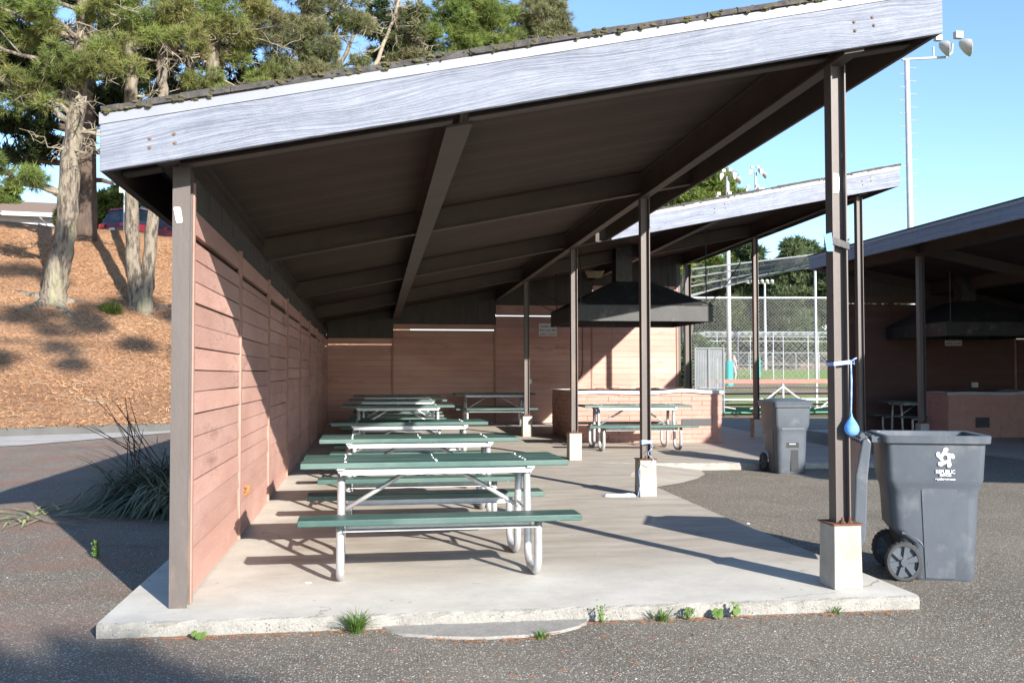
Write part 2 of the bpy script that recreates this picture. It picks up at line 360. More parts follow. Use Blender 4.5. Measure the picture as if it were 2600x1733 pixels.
        L.new(nz.outputs['Color'], wv.inputs[0]); wv.inputs[1].default_value = (.45, .45, 0); L.new(V, wv.inputs[2]); L.new(wv.outputs[0], ck.inputs['Vector'])
        col = mix(math_('MULTIPLY', math_('LESS_THAN', ck.outputs['Distance'], .0016), math_('MULTIPLY', ramp(noise(.8, 3), .52, .60), .7)), col, (.22, .19, .165))
        f, g, d = stones(9, .10, .86); col = mix(math_('MULTIPLY', f, .6), col, (.17, .14, .12))
        col = mix(math_('MULTIPLY', ramp(noise(14, 6, .8), .56, .7), .3), col, (.24, .21, .18))
        h = noise(70, 6, .7); bn.inputs['Strength'].default_value = .35; bn.inputs['Distance'].default_value = .006
        b.inputs['Roughness'].default_value = .75
    elif kind == 'roughconc':
        col = mix(ramp(noise(6, 10, .75), .3, .7), (.28, .27, .245), (.46, .445, .41))
        f, g, d = stones(60, .35, .6); col = mix(f, col, mix(g, (.2, .185, .165), (.5, .48, .45)))
        h = noise(60, 8, .75); bn.inputs['Strength'].default_value = 1; bn.inputs['Distance'].default_value = .02
    elif kind == 'mulch':
        st = N.new('ShaderNodeMapping'); st.inputs['Scale'].default_value = (1, .55, 1); L.new(V, st.inputs[0])
        vo = N.new('ShaderNodeTexVoronoi'); vo.inputs['Scale'].default_value = 16; vo.inputs['Randomness'].default_value = 1; L.new(st.outputs[0], vo.inputs['Vector'])
        sep = N.new('ShaderNodeSeparateColor'); L.new(vo.outputs['Color'], sep.inputs[0])
        chip = mix(ramp(sep.outputs[0], .1, .95), (.19, .095, .048), (.58, .355, .205))
        fine = mix(ramp(noise(30, 6, .75), .35, .65), (.235, .125, .066), (.53, .315, .18))
        col = mix(.5, chip, fine)
        col = mix(1.0, col, ramp(noise(.5, 6), .3, .7, (.85, .78, .72), (1.12, 1.12, 1.12)), 'MULTIPLY')
        col = mix(math_('MULTIPLY', ramp(noise(1.6, 8, .8), .62, .72), .5), col, (.16, .17, .06))
        h = noise(14, 8, .8); bn.inputs['Strength'].default_value = 1; bn.inputs['Distance'].default_value = .09
    elif kind == 'grass':
        col = mix(ramp(noise(.5, 9, .7), .3, .7), (.10, .19, .022), (.17, .26, .04))
        col = mix(math_('MULTIPLY', ramp(noise(.09, 6), .55, .65), .55), col, (.26, .2, .1))
        h = noise(8, 6); bn.inputs['Strength'].default_value = .5; bn.inputs['Distance'].default_value = .05
    elif kind == 'soil':
        col = mix(ramp(noise(.7, 9, .7), .3, .7), (.17, .115, .07), (.27, .19, .12))
        col = mix(ramp(noise(.15, 6), .5, .62), col, (.10, .12, .04))
        h = noise(6, 6); bn.inputs['Strength'].default_value = .5; bn.inputs['Distance'].default_value = .05
    elif kind == 'path':
        col = mix(ramp(noise(1.5, 9, .7), .35, .65), (.34, .33, .31), (.47, .45, .42))
        col = mix(ramp(noise(3, 8, .75), .56, .68), col, (.30, .17, .10))
        h = noise(50, 5); bn.inputs['Strength'].default_value = .3; bn.inputs['Distance'].default_value = .01
    L.new(col, b.inputs['Base Color']); L.new(h, bn.inputs['Height']); L.new(bn.outputs[0], b.inputs['Normal'])
    return m
G = {k: ground_mat(k + '_surface', k) for k in ('asphalt', 'concrete', 'roughconc', 'mulch', 'grass', 'soil', 'path')}
G['kerbconc'] = mat('kerb_concrete', (.11, .11, .106), (.085, .085, .082), ns=2, rough=.9, bump=.4, bs=30)

# ------------------------------------------------------------------ terrain
def gz(x, y):      # ground height
    z = -.08
    if y > 10: z += .03 * min(1, (y - 10) / 10)
    if y > 31: z += (min(y, 90) - 31) * .030
    if y > 118: z += min((y - 118) * .06, 12.5)
    return z
def grid(xs, ys, zf):
    mb = MB(); nx = len(xs)
    for y in ys:
        for x in xs: mb.v.append((x, y, zf(x, y)))
    for j in range(len(ys) - 1):
        for i in range(nx - 1):
            a = j * nx + i; mb.f.append((a, a + 1, a + 1 + nx, a + nx)); mb.m.append(0)
    return mb
ys_ = [-60, -25, 10, 20, 31, 33, 90, 118, 130, 145, 160, 240, 326.3, 600]
tag(grid([-400, -40, -12, 6, 40, 500], ys_, lambda x, y: gz(x, y) - .03).build('ground', G['soil']), 'bare earth under and beyond the paved and grassed areas', kind='structure')
tag(grid([-40, -20, 0, 20, 60], [-25, 10, 20, 31], gz).build('asphalt', G['asphalt']), 'weathered asphalt with pale pebbles around the shelters', kind='structure')
tag(grid([6.5, 150], [32.5, 33, 90, 118], lambda x, y: gz(x, y) - .005).build('grass_field', G['grass']), 'mown green ball field behind the bleachers', kind='structure')
tag(grid([14, 26], [44, 62], lambda x, y: gz(x, y) + .012).build('infield_dirt', G['soil']), 'brown infield dirt beside the green outfield', kind='structure')

F0 = Vector((-8.44, 24.1)); Fd = Vector((.894, .449)); Fn = Vector((-.449, .894))
def sm(a, b, x):
    t = max(0, min(1, (x - a) / (b - a))); return t * t * (3 - 2 * t)
def hill_t(t):
    z = .25 * t if t < 4 else 1 + .46 * (t - 4)
    if t > 17.3: z = 7.118 - .03 * (t - 17.3) if t < 60 else 5.85
    return z
def hz(x, y):
    p = Vector((x, y)) - F0; t = p.dot(Fn); s = p.dot(Fd)
    if t <= 0: return .15
    f = 1 - sm(13, 24, s)
    return .15 + hill_t(t) * f
mb = MB(); ss = [-60 + i * 1.2 for i in range(72)]; ts = [0, .5, 1, 1.6, 2.3, 3.1, 4] + [4 + i * .6 for i in range(1, 23)] + [17.6, 18, 19, 21, 24, 30, 40, 60, 100, 200]
hr = random.Random(3)
for t in ts:
    for s_ in ss:
        p = F0 + Fd * s_ + Fn * t; z = hz(p.x, p.y)
        if .6 < t < 17.3: z += .10 * math.sin(s_ * .9 + t * .5) * math.sin(t * .7 + s_ * .23) * min(1, t / 3) + hr.uniform(-.035, .035)
        elif t >= 17.3 and t < 24: z += .1 * math.sin(s_ * .7)
        mb.v.append((p.x, p.y, z))
nx = len(ss)
for j in range(len(ts) - 1):
    for i in range(nx - 1):
        a = j * nx + i; mb.f.append((a, a + 1, a + 1 + nx, a + nx)); mb.m.append(0)
tag(mb.build('hillside', G['mulch'], smooth=True), 'steep bank covered in orange brown bark mulch', kind='structure')
# kerb along the foot of the hill, and the paler path in front of it
mb = MB()
a = F0 + Fd * -40; b_ = F0 + Fd * 22; n = Fn
N_ = 60
for i in range(N_):
    p = a.lerp(b_, i / N_) ; q = a.lerp(b_, (i + 1) / N_)
    for u in range(1):
        P = [p - n * .02, q - n * .02, q + n * .16, p + n * .16]
        mb.hexa([(k.x, k.y, -.1) for k in P] + [(k.x, k.y, .152) for k in P])
tag(mb.build('kerb', G['kerbconc']), 'low grey kerb along the foot of the mulched bank', kind='structure')
mb = MB(); pr_ = []
for i in range(13):
    u = i / 12; p = Vector((-30.5, 9.0)).lerp(Vector((-7.17, 20.47)), u * 1.6) if u * 1.6 < 1 else Vector((-7.17, 20.47)).lerp(Vector((-4.9, 24.9)), (u * 1.6 - 1) / .6)
    q = Vector((-30.5, 13.0)).lerp(Vector((-4.6, 26.0)), u); q = F0 + Fd * ((q - F0).dot(Fd)) - Fn * .02
    pr_.append((p, q))
for p, q in pr_: mb.v += [(p.x, p.y, gz(p.x, p.y) + .012), (q.x, q.y, gz(q.x, q.y) + .012)]
mb.f = [(2 * i, 2 * i + 2, 2 * i + 3, 2 * i + 1) for i in range(12)]; mb.m = [0] * 12
tag(mb.build('path', G['path']), 'pale strip of old path in front of the kerb', kind='structure')

# ------------------------------------------------------------------ concrete slab
def zs(x, y):
    return max(-.0, max(0, (y - 9) * .0125) - .013 * max(0, x - 3))
def jit(a): return rnd.uniform(-a, a)
def slab(name, x0, x1, y0, y1, zf, zb, step=.12, m=None):
    nx = max(2, int((x1 - x0) / step)); ny = max(2, int((y1 - y0) / .5))
    mb = MB()
    # front edge with crumbling rim
    xs = [x0 + (x1 - x0) * i / nx for i in range(nx + 1)]
    rows = []
    for j, (dy, dz) in enumerate(((0, None), (.0, -.03), (.004, -.008), (.02, 0), (.06, 0))):
        rows.append([])
        for i, x in enumerate(xs):
            e = 0 if i in (0, nx) else 1
            z = zb if dz is None else zf(x, y0) + dz + (jit(.004) if j in (1, 2) else 0)
            y = y0 + dy + (jit(.009) * e if j < 4 else 0)
            rows[-1].append((x, y, z))
    ys = [y0 + .06 + (y1 - y0 - .06) * j / ny for j in range(1, ny + 1)]
    for y in ys: rows.append([(x, y, zf(x, y)) for x in xs])
    rows.append([(x, y1, zb) for x in xs])
    k = nx + 1
    vs = [p for r_ in rows for p in r_]
    fs = []; 
    for j in range(len(rows) - 1):
        for i in range(nx): fs.append((j * k + i, j * k + i + 1, (j + 1) * k + i + 1, (j + 1) * k + i))
    mb.add(vs, fs, 0); nr = len([f for f in fs])
    for j in range(nr): mb.m[j] = 1 if j < nx * 3 else 0
    # sides
    L0 = [r_[0] for r_ in rows]; mb.add([(x0, p[1], zb) for p in L0] + L0, [(len(L0) + i, i, i + 1, len(L0) + i + 1)[::-1] for i in range(len(L0) - 1)], 1)
    L1 = [r_[-1] for r_ in rows]; mb.add([(x1, p[1], zb) for p in L1] + L1, [(i, i + 1, len(L1) + i + 1, len(L1) + i)[::-1] for i in range(len(L1) - 1)], 1)
    return mb.build(name, [G['concrete'], G['roughconc']])
tag(slab('shelter_floor', -1.49, 3.3, 5.70, 14.19, zs, -.12, .06), 'raised concrete floor of the nearer part of the picnic shelter', kind='structure')
tag(slab('rear_floor', -1.49, 8.25, 14.2, 24.5, zs, -.12, .1), 'raised concrete floor under the hood and grill counter', kind='structure')
tag(slab('far_floor', 10.55, 22, 2.6, 23.4, lambda x, y: -.03, -.12, .2), 'raised concrete floor of the shelter at the right', kind='structure')
mb = MB()   # curved ramp patch between the two floors
ap = [(3.301, 11.9), (3.55, 12.2), (3.95, 12.55), (4.35, 13.05), (4.65, 13.6), (4.78, 14.19)]
ip = [(3.301, 12.6), (3.4, 12.9), (3.55, 13.2), (3.7, 13.5), (3.8, 13.8), (3.85, 14.19)]
n = len(ap); c_ = (3.301, 14.19)
mb.v = [(x, y, gz(x, y) + .008) for x, y in ap] + [(x, y, zs(x, y) - .003) for i, (x, y) in enumerate(ip)] + [(c_[0], c_[1], zs(*c_) - .002)]
mb.f = [(i, i + 1, n + i + 1, n + i) for i in range(n - 1)] + [(n + i, n + i + 1, 2 * n) for i in range(n - 1)]; mb.m = [0] * len(mb.f)
tag(mb.build('ramp_patch', G['concrete']), 'curved concrete ramp patch in the corner between the two floors', kind='structure')
mb = MB()
ap = [(.05, 5.70), (.08, 5.60), (.16, 5.50), (.35, 5.42), (.6, 5.37), (.85, 5.38), (1.02, 5.43), (1.15, 5.53), (1.22, 5.62), (1.24, 5.70)]
ap = [(x + jit(.012), y + (jit(.01) if y < 5.69 else -.004)) for x, y in ap]
mb.add([(x, y, -.1) for x, y in ap] + [(x + (.0 if y > 5.6 else 0), y + .02, -.066) for x, y in ap], [tuple(range(10, 20))[::1]] + [(i, i + 1, 11 + i, 10 + i) for i in range(9)])
tag(mb.build('concrete_patch', G['roughconc'], auto=40), 'thin spilled concrete patch at the front edge of the floor', kind='structure')

# ------------------------------------------------------------------ the main shelter
SH = thing('picnic_shelter', 'open picnic shelter with sloping roof, pale grey fascia and salmon pink walls, in the foreground', 'shelter', (0, 0, 0))
def drop(y): return .011 * (y - 5.75)
def zt(x, y): return 2.80 + .2 * (x + 1.5) - drop(y)
ROWS = [6.03, 10.55, 14.95, 19.4, 23.9]
XL, XM, XR, XM2, XB = -1.185, .52, 2.955, 5.35, 7.7
def sl(mb, x0, x1, y0, y1, ztop, zbot, mi=0):
    """slanted box following the roof; ztop/zbot are offsets from zt()"""
    q = [(x0, y0), (x1, y0), (x1, y1), (x0, y1)]
    mb.hexa([(x, y, zt(x, y) + zbot) for x, y in q] + [(x, y, zt(x, y) + ztop) for x, y in q], mi)
# ceiling (deck) in two rectangles, shingles above
mb = MB(); sl(mb, -1.46, 3.48, 5.76, 24.3, -.012, -.06); sl(mb, 3.48, 8.2, 14.75, 24.3, -.012, -.06)
mb.build('ceiling', M['ceil'], SH)
mb = MB(); sl(mb, -1.49, 3.54, 5.70, 24.36, .018, -.008); sl(mb, 3.54, 8.27, 14.66, 24.36, .018, -.008)
for (x0, x1, yy) in ((-1.5, 3.54, 5.70), (3.5, 8.28, 14.66)):
    x = x0
    while x < x1:
        w = rnd.uniform(.10, .28); x2 = min(x1, x + w); t = rnd.uniform(.006, .016); pr = rnd.uniform(-.004, .022)
        sl(mb, x + .003, x2, yy - pr, yy + .3, .019 + t, -.004); x = x2
    for k in range(9):      # upper courses: stepped lines of shingles
        pass
roof = mb.build('roof', M['shingle'], SH)
mb = MB()
for (x0, x1, yy, n) in ((-1.5, 3.5, 5.69, 230), (3.6, 8.2, 14.65, 90)):
    for i in range(n):
        x = x0 + (x1 - x0) * rnd.random(); r_ = rnd.uniform(.004, .014)
        mb.sphere((x, yy + rnd.uniform(-.008, .012), zt(x, yy) + rnd.uniform(-.012, .03)), r_, 5, 3, (1.6, 1, .8), jit=.3)
tag(mb.build('moss', M['moss'], roof), kind='stuff')
# fascia boards
def fascia_x(x0, x1, y, name='fascia'):
    mb = MB(); sl(mb, x0, x1, y, y + .04, -.004, -.325); o = mb.build(name, M['fascia'], SH, bevel=.004)
    mb = MB(); sl(mb, x0 - .004, x1 + .004, y - .007, y + .02, .002, -.064); mb.build('flashing', M['flash'], o)
    return o
fa = fascia_x(-1.505, 3.52, 5.712)
fb = fascia_x(3.57, 8.26, 14.66)
def bolts(par, pts, y):
    for (x, z) in pts:
        mb = MB(); mb.tube([(x, y, z), (x, y - .003, z)], .011, 12); mb.tube([(x, y - .003, z), (x, y - .009, z)], .0065, 6)
        mb.build('bolt', M['boltrust'], par)
bolts(fa, [(-1.24, 2.665), (-1.11, 2.695), (-1.24, 2.615), (-1.105, 2.645), (2.93, 3.52), (3.05, 3.555), (2.935, 3.465), (3.06, 3.505)], 5.712)
bolts(fb, [(5.2, zt(5.2, 14.66) - .14), (5.36, zt(5.36, 14.66) - .10), (5.2, zt(5.2, 14.66) - .2), (5.37, zt(5.37, 14.66) - .165), (7.62, zt(7.62, 14.66) - .14), (7.76, zt(7.76, 14.66) - .1), (7.63, zt(7.63, 14.66) - .2), (7.77, zt(7.77, 14.66) - .16)], 14.66)
def fascia_y(x, y0, y1):
    mb = MB(); sl(mb, x - .02, x + .02, y0, y1, -.004, -.325); return mb.build('fascia', M['steel'], SH)
fascia_y(-1.482, 5.754, 24.3); fascia_y(3.497, 5.754, 14.655); fascia_y(8.238, 14.703, 24.3)
mb = MB(); sl(mb, -1.5, 8.26, 24.302, 24.34, -.004, -.325); mb.build('fascia', M['steel'], SH)
# steel beams: I sections
def ibeam_y(x, y0, y1, w, depth, z_at=None):
    mb = MB(); t0 = -.063
    sl(mb, x - w / 2, x + w / 2, y0, y1, t0 - depth + .016 + 0, t0 - depth); 
    # keep flange level across its width
    for (a, b_, hi, lo) in ((x - .006, x + .006, t0 - .002, t0 - depth + .016), (x - w / 2, x + w / 2, t0 - .003, t0 - .017)):
        sl(mb, a, b_, y0, y1, hi, lo)
    return mb.build('beam', M['steel'], SH)
ibeam_y(XL, 5.76, 24.2, .12, .22)
ibeam_y(XR, 5.76, 24.2, .13, .28)
ibeam_y(XM, 6.08, 24.2, .165, .25)
ibeam_y(XM2, 14.76, 24.2, .165, .25); ibeam_y(XB, 14.76, 24.2, .13, .28)
def rafter(y, x0, x1):
    mb = MB(); t0 = -.063; d = .235
    sl(mb, x0, x1, y - .05, y + .05, t0 - d + .012, t0 - d); sl(mb, x0, x1, y - .005, y + .005, t0 - .004, t0 - d + .012); sl(mb, x0, x1, y - .05, y + .05, t0 - .004, t0 - .014)
    return mb.build('rafter', M['steel'], SH)
for i, y in enumerate(ROWS):
    segs = [(XL, XM), (XM, XR)] + ([(XR, XM2), (XM2, XB)] if i >= 2 else [])
    for a, b_ in segs: rafter(y, a + .05, b_ - .05)
    # outriggers to the eaves
    rafter(y, -1.45, XL - .05)
    rafter(y, (XB if i >= 2 else XR) + .05, 8.2 if i >= 2 else 3.46)
# posts
def hpost(x, y, z0, z1, rot=False, w=.10, base=True, par=None, hgt=.40, m=None):
    mb = MB(); t = .009
    if not rot: # flanges face +-X, web across
        mb.box(x - w / 2, x - w / 2 + t, y - w / 2, y + w / 2, z0, z1); mb.box(x + w / 2 - t, x + w / 2, y - w / 2, y + w / 2, z0, z1)
        mb.box(x - w / 2 + t, x + w / 2 - t, y - .004, y + .004, z0, z1)
    else:
        mb.box(x - w / 2, x + w / 2, y - w / 2, y - w / 2 + t, z0, z1); mb.box(x - w / 2, x + w / 2, y + w / 2 - t, y + w / 2, z0, z1)
        mb.box(x - .004, x + .004, y - w / 2 + t, y + w / 2 - t, z0, z1)
    o = mb.build('post', m or M['post'], par or SH)
    if base:
        zf = z0 - .01
        mb = MB()
        P = [(-.095, -.11), (.095, -.11), (.095, .11), (-.095, .11)]
        mb.hexa([(x + a + jit(.003), y + b_ + jit(.003), zf - hgt) for a, b_ in P] + [(x + a * .97 + jit(.003), y + b_ * .97 + jit(.003), zf) for a, b_ in P])
        mb.build('footing', M['plinth'], o, bevel=.008)
        mb = MB(); mb.box(x - .1, x + .1, y - .115, y + .115, zf + .0, zf + .009)
        for a, b_ in ((-.02, -.075), (.03, -.07), (.0, .08)):
            mb.tube([(x + a, y + b_, zf + .009), (x + a, y + b_, zf + .045)], .009, 8); mb.tube([(x + a, y + b_, zf + .009), (x + a, y + b_, zf + .022)], .016, 6)
        mb.build('base_plate', M['rust'], o)
    return o
def beam_bot(x, y, depth): return zt(x, y) - .063 - depth
post1 = hpost(XR, 6.03, .41, beam_bot(XR, 6.03, .28) - .003)
hpost(XR, 10.62, .41 + zs(XR, 10.6), beam_bot(XR, 10.6, .28) - .003)
hpost(XR + .04, 14.73, .41 + zs(XR, 14.8), beam_bot(XR, 14.9, .28) - .003, hgt=.42)
hpost(XR + .05, 19.5, .41 + zs(XR, 19.5), beam_bot(XR, 19.5, .28) - .003, hgt=.42)
hpost(XB, 14.95, .37, beam_bot(XB, 14.95, .28) - .003, hgt=.42)
hpost(XB + .03, 19.4, .38 + zs(XB, 19.4), beam_bot(XB, 19.4, .28) - .003, hgt=.42)
hpost(XB + .04, 23.88, .05, beam_bot(XB, 23.9, .28) - .003, w=.15, base=False)
hpost(XB - .2, 23.9, .05, beam_bot(XB, 23.9, .28) - .003, w=.10, base=False, rot=True)
postL = hpost(-1.122, 6.06, .0, beam_bot(XL, 6.06, .22) - .003, rot=True, base=False, w=.10)

# left board wall ----------------------------------------------------------------
def board_panel(x, y0, y1, z0, ztopf, gapz, top2, axis='y', th=.03, name='wall_panel', seed=0, bh=.137, pm='pink'):
    """horizontal boards with uneven gaps between z0 and the slot, plus one board above the slot"""
    r_ = random.Random(seed); mb = MB(); z = z0
    hi = gapz
    def put(za0, za1, zb0, zb1, d):
        # za at y0 end, zb at y1 end; a little cupping
        if axis == 'y':
            P = [(x - th, y0, za0), (x + d, y0, za0), (x + d, y1, zb0), (x - th, y1, zb0), (x - th, y0, za1), (x + d * .3, y0, za1), (x + d * .3, y1, zb1), (x - th, y1, zb1)]
        else:
            P = [(y0, x - d, za0), (y1, x - d, zb0), (y1, x + th, zb0), (y0, x + th, za0), (y0, x - d * .3, za1), (y1, x - d * .3, zb1), (y1, x + th, zb1), (y0, x + th, za1)]
        mb.hexa(P)
    g0 = g1 = .003
    while z < hi - .03:
        h = min(bh + r_.uniform(-.006, .006), hi - z)
        n0 = r_.choice([.002, .003, .004, .005, .008] if axis == 'y' else [.002, .003, .004]); n1 = r_.choice([.002, .003, .004, .005, .009] if axis == 'y' else [.002, .003, .003])
        put(z + g0, z + h - n0 * .3, z + g1, z + h - n1 * .3, r_.uniform(.0, .016 if axis == 'y' else .006))
        g0, g1 = n0, n1; z += h
    put(hi + top2, ztopf(y0), hi + top2, ztopf(y1), .004)
    o = mb.build(name, M[pm], SH); me = o.data; nb = len(me.vertices) // 8
    tv = np.repeat(np.array([r_.uniform(.90, 1.08) for _ in range(nb)]), 8); at = me.color_attributes.new('tint', 'FLOAT_COLOR', 'POINT')
    at.data.foreach_set('color', np.stack([tv, tv, tv, tv * 0 + 1], 1).astype(np.float32).ravel())
    return o
WY = [6.13, 8.40, 10.65, 12.9, 15.1, 17.35, 19.55, 21.75, 23.85]
XW = -1.10
for i in range(8):
    y0, y1 = WY[i] + .03, WY[i + 1] - .03
    zb = zs(XW, y0) + .012
    board_panel(XW, y0, y1, zb, lambda y: 2.375 - drop(y), 2.19 - drop((y0 + y1) / 2), .045 if i < 6 else .03, seed=i)
    mb = MB(); mb.box(XW - .01, XW + .022, WY[i + 1] - .024, WY[i + 1] + .024, zs(XW, y1) + .005, 2.40 - drop(y1)); mb.build('batten', M['trim'], SH)
mb = MB(); mb.box(XW - .03, XW + .036, 6.118, 6.158, .004, 2.50); mb.build('batten', M['trim'], SH)
mb = MB()   # grey boards above the pink ones
for i in range(8):
    y0, y1 = WY[i], WY[i + 1]
    mb.hexa([(XW - .03, y0, 2.383 - drop(y0)), (XW - .008, y0, 2.383 - drop(y0)), (XW - .008, y1, 2.383 - drop(y1)), (XW - .03, y1, 2.383 - drop(y1)), (XW - .03, y0, 2.47 - drop(y0)), (XW - .008, y0, 2.47 - drop(y0)), (XW - .008, y1, 2.47 - drop(y1)), (XW - .03, y1, 2.47 - drop(y1))])
    n = 8
    for k in range(n):
        a = y0 + (y1 - y0) * k / n; b_ = y0 + (y1 - y0) * (k + 1) / n - .008
        o_ = rnd.uniform(0, .008)
        mb.box(XW - .05, XW - .02 + o_, a, b_, 2.474 - drop(a), 2.60 - drop(a))
mb.build('upper_boards', M['graywood'], SH)
mb = MB(); mb.hexa([(XW - .05, 6.2, .0), (XW - .036, 6.2, .0), (XW - .036, 21.7, .13), (XW - .05, 21.7, .13), (XW - .05, 6.2, 2.45), (XW - .036, 6.2, 2.45), (XW - .036, 21.7, 2.27), (XW - .05, 21.7, 2.27)]); mb.hexa([(XW - .05, 21.7, .13), (XW - .036, 21.7, .13), (XW - .036, 23.8, .15), (XW - .05, 23.8, .15), (XW - .05, 21.7, 1.98), (XW - .036, 21.7, 1.98), (XW - .036, 23.8, 1.96), (XW - .05, 23.8, 1.96)])
mb.build('backing', M['gap'], SH)
mb = MB(); mb.box(XW - .09, XW - .053, 6.3, 23.86, .03, .06); 
for i in range(1, 9): mb.box(XW - .09, XW - .053, WY[i] - .02, WY[i] + .02, .03, 2.3)
mb.build('studs', M['graywood'], SH)

# back wall: stepped pink sections with grey boards above ------------------------------
YB = 23.86
secs = [(-1.08, .42, 2.22, 2.06, .024), (.46, 2.88, 2.56, 2.415, .024), (2.93, 5.28, 3.03, 2.765, .02), (5.33, 7.44, 3.53, 3.4, .004)]
for i, (x0, x1, top, gap, g) in enumerate(secs):
    zb = zs((x0 + x1) / 2, YB) + .01
    board_panel(YB, x0, x1, zb, lambda y, T=top: T, gap, g, axis='x', seed=40 + i)
    mb = MB(); mb.box(x0 - .03, x1 + .03, YB + .034, YB + .045, zb, gap - .004); mb.hexa([(x0 - .03, YB + .034, gap + g + .03), (x1 + .03, YB + .034, gap + g + .03), (x1 + .03, YB + .045, gap + g + .03), (x0 - .03, YB + .045, gap + g + .03), (x0 - .03, YB + .034, zt(x0, YB) - .08), (x1 + .03, YB + .034, zt(x1, YB) - .08), (x1 + .03, YB + .045, zt(x1, YB) - .08), (x0 - .03, YB + .045, zt(x0, YB) - .08)]); mb.build('backing', M['gap'], SH)
    mb = MB(); mb.box(x1 + .001, x1 + .045, YB - .03, YB + .02, zb, top); mb.build('batten', M['trim'], SH)
    mb = MB(); x = x0
    while x < x1:
        b_ = min(x1 + .04, x + .29); z1 = min(zt(x, YB), zt(b_, YB)) - .066
        if z1 > top: 
            d = rnd.uniform(0, .008)
            mb.hexa([(x + .003, YB - d, top + .003), (b_ - .002, YB - d, top + .003), (b_ - .002, YB + .025, top + .003), (x + .003, YB + .025, top + .003), (x + .003, YB - d, zt(x, YB) - .066), (b_ - .002, YB - d, zt(b_, YB) - .066), (b_ - .002, YB + .025, zt(b_, YB) - .066), (x + .003, YB + .025, zt(x, YB) - .066)])
        x = b_
    mb.build('upper_boards', M['graywood'], SH)
# joint in the bright section
mb = MB(); mb.box(5.8, 5.812, YB - .018, YB - .012, .1, 3.5); mb.build('conduit', M['trim'], SH)
mb = MB(); mb.tube([(5.06, YB - .03, 2.9), (5.06, YB - .03, 1.5), (5.04, YB - .03, 1.35), (4.95, YB - .03, 1.25)], .008, 6); mb.build('cable', M['tape'], SH)
mb = MB(); mb.box(3.66, 3.80, YB - .06, YB - .014, 1.13, 1.24, 0); mb.box(3.69, 3.77, YB - .064, YB - .058, 1.15, 1.22, 1)
mb.build('power_outlet', [M['signw'], M['galv']], SH)
for x in (2.02, 2.31):
    mb = MB(); mb.tube([(x, YB - .012, 1.37), (x, YB - .05, 1.37), (x, YB - .05, 1.31)], .012, 6); mb.build('hook', M['whitem'], SH)
mb = MB(); mb.box(4.55, 4.95, 19.3, 19.5, 3.38, 3.46); 
lp = MB(); lp.loft([[(4.46, 20.6, 3.55), (4.86, 20.6, 3.55), (4.86, 20.8, 3.55), (4.46, 20.8, 3.55)], [(4.52, 20.63, 3.42), (4.80, 20.63, 3.42), (4.80, 20.77, 3.42), (4.52, 20.77, 3.42)]]); lp.build('ceiling_light', M['lampglass'], SH)

# signs ----------------------------------------------------------------------------------
def text_mesh(s, size, name, matl, parent, loc, rot=(math.pi / 2, 0, 0), ext=.0015, bold=0, sx=1):
    cu = bpy.data.curves.new('txt', 'FONT'); cu.body = s; cu.size = size; cu.align_x = 'CENTER'; cu.extrude = ext; cu.offset = bold
    to = bpy.data.objects.new('txt', cu); COL.objects.link(to)
    dg = bpy.context.evaluated_depsgraph_get(); me = bpy.data.meshes.new_from_object(to.evaluated_get(dg))
    bpy.data.objects.remove(to); bpy.data.curves.remove(cu)
    o = bpy.data.objects.new(name, me); COL.objects.link(o); me.materials.clear(); me.materials.append(matl)
    o.parent = parent; o.location = loc; o.rotation_euler = rot; o.scale = (sx, 1, 1)
    return o
def make_sign(x, y, z, label):
    t = thing('notice_sign', label, 'sign', (x, y, z), 0)
    mb = MB(); w, h, r_ = .225, .155, .02
    pts = []
    for cx, cz, a0 in ((w - r_, h - r_, 0), (-w + r_, h - r_, 90), (-w + r_, -h + r_, 180), (w - r_, -h + r_, 270)):
        for k in range(4): a = R(a0 + k * 30); pts.append((cx + r_ * math.cos(a), cz + r_ * math.sin(a)))
    n = len(pts)
    mb.add([(a, 0, b_) for a, b_ in pts] + [(a, .006, b_) for a, b_ in pts], [tuple(range(n))] + [tuple(reversed(range(n, 2 * n)))] + [(i, n + i, n + (i + 1) % n, (i + 1) % n) for i in range(n)])
    mb.build('panel', M['signw'], t)
    for k, s_ in enumerate(('PLEASE KEEP', 'GRILL AND BBQ', 'AREA CLEAN')):
        text_mesh(s_, .078, 'lettering', M['ink'], t, (0, -.002, .052 - k * .092), sx=(.83, .76, .88)[k])
    for a, b_ in ((-.2, .13), (.2, .13), (-.2, -.13), (.2, -.13)):
        mb = MB(); mb.tube([(a, 0, b_), (a, -.004, b_)], .009, 8); mb.build('screw', M['ink'], t)
    return t
make_sign(4.20, YB - .03, 2.44, 'white notice about keeping the grill area clean, on the wall left of the nearer hood')

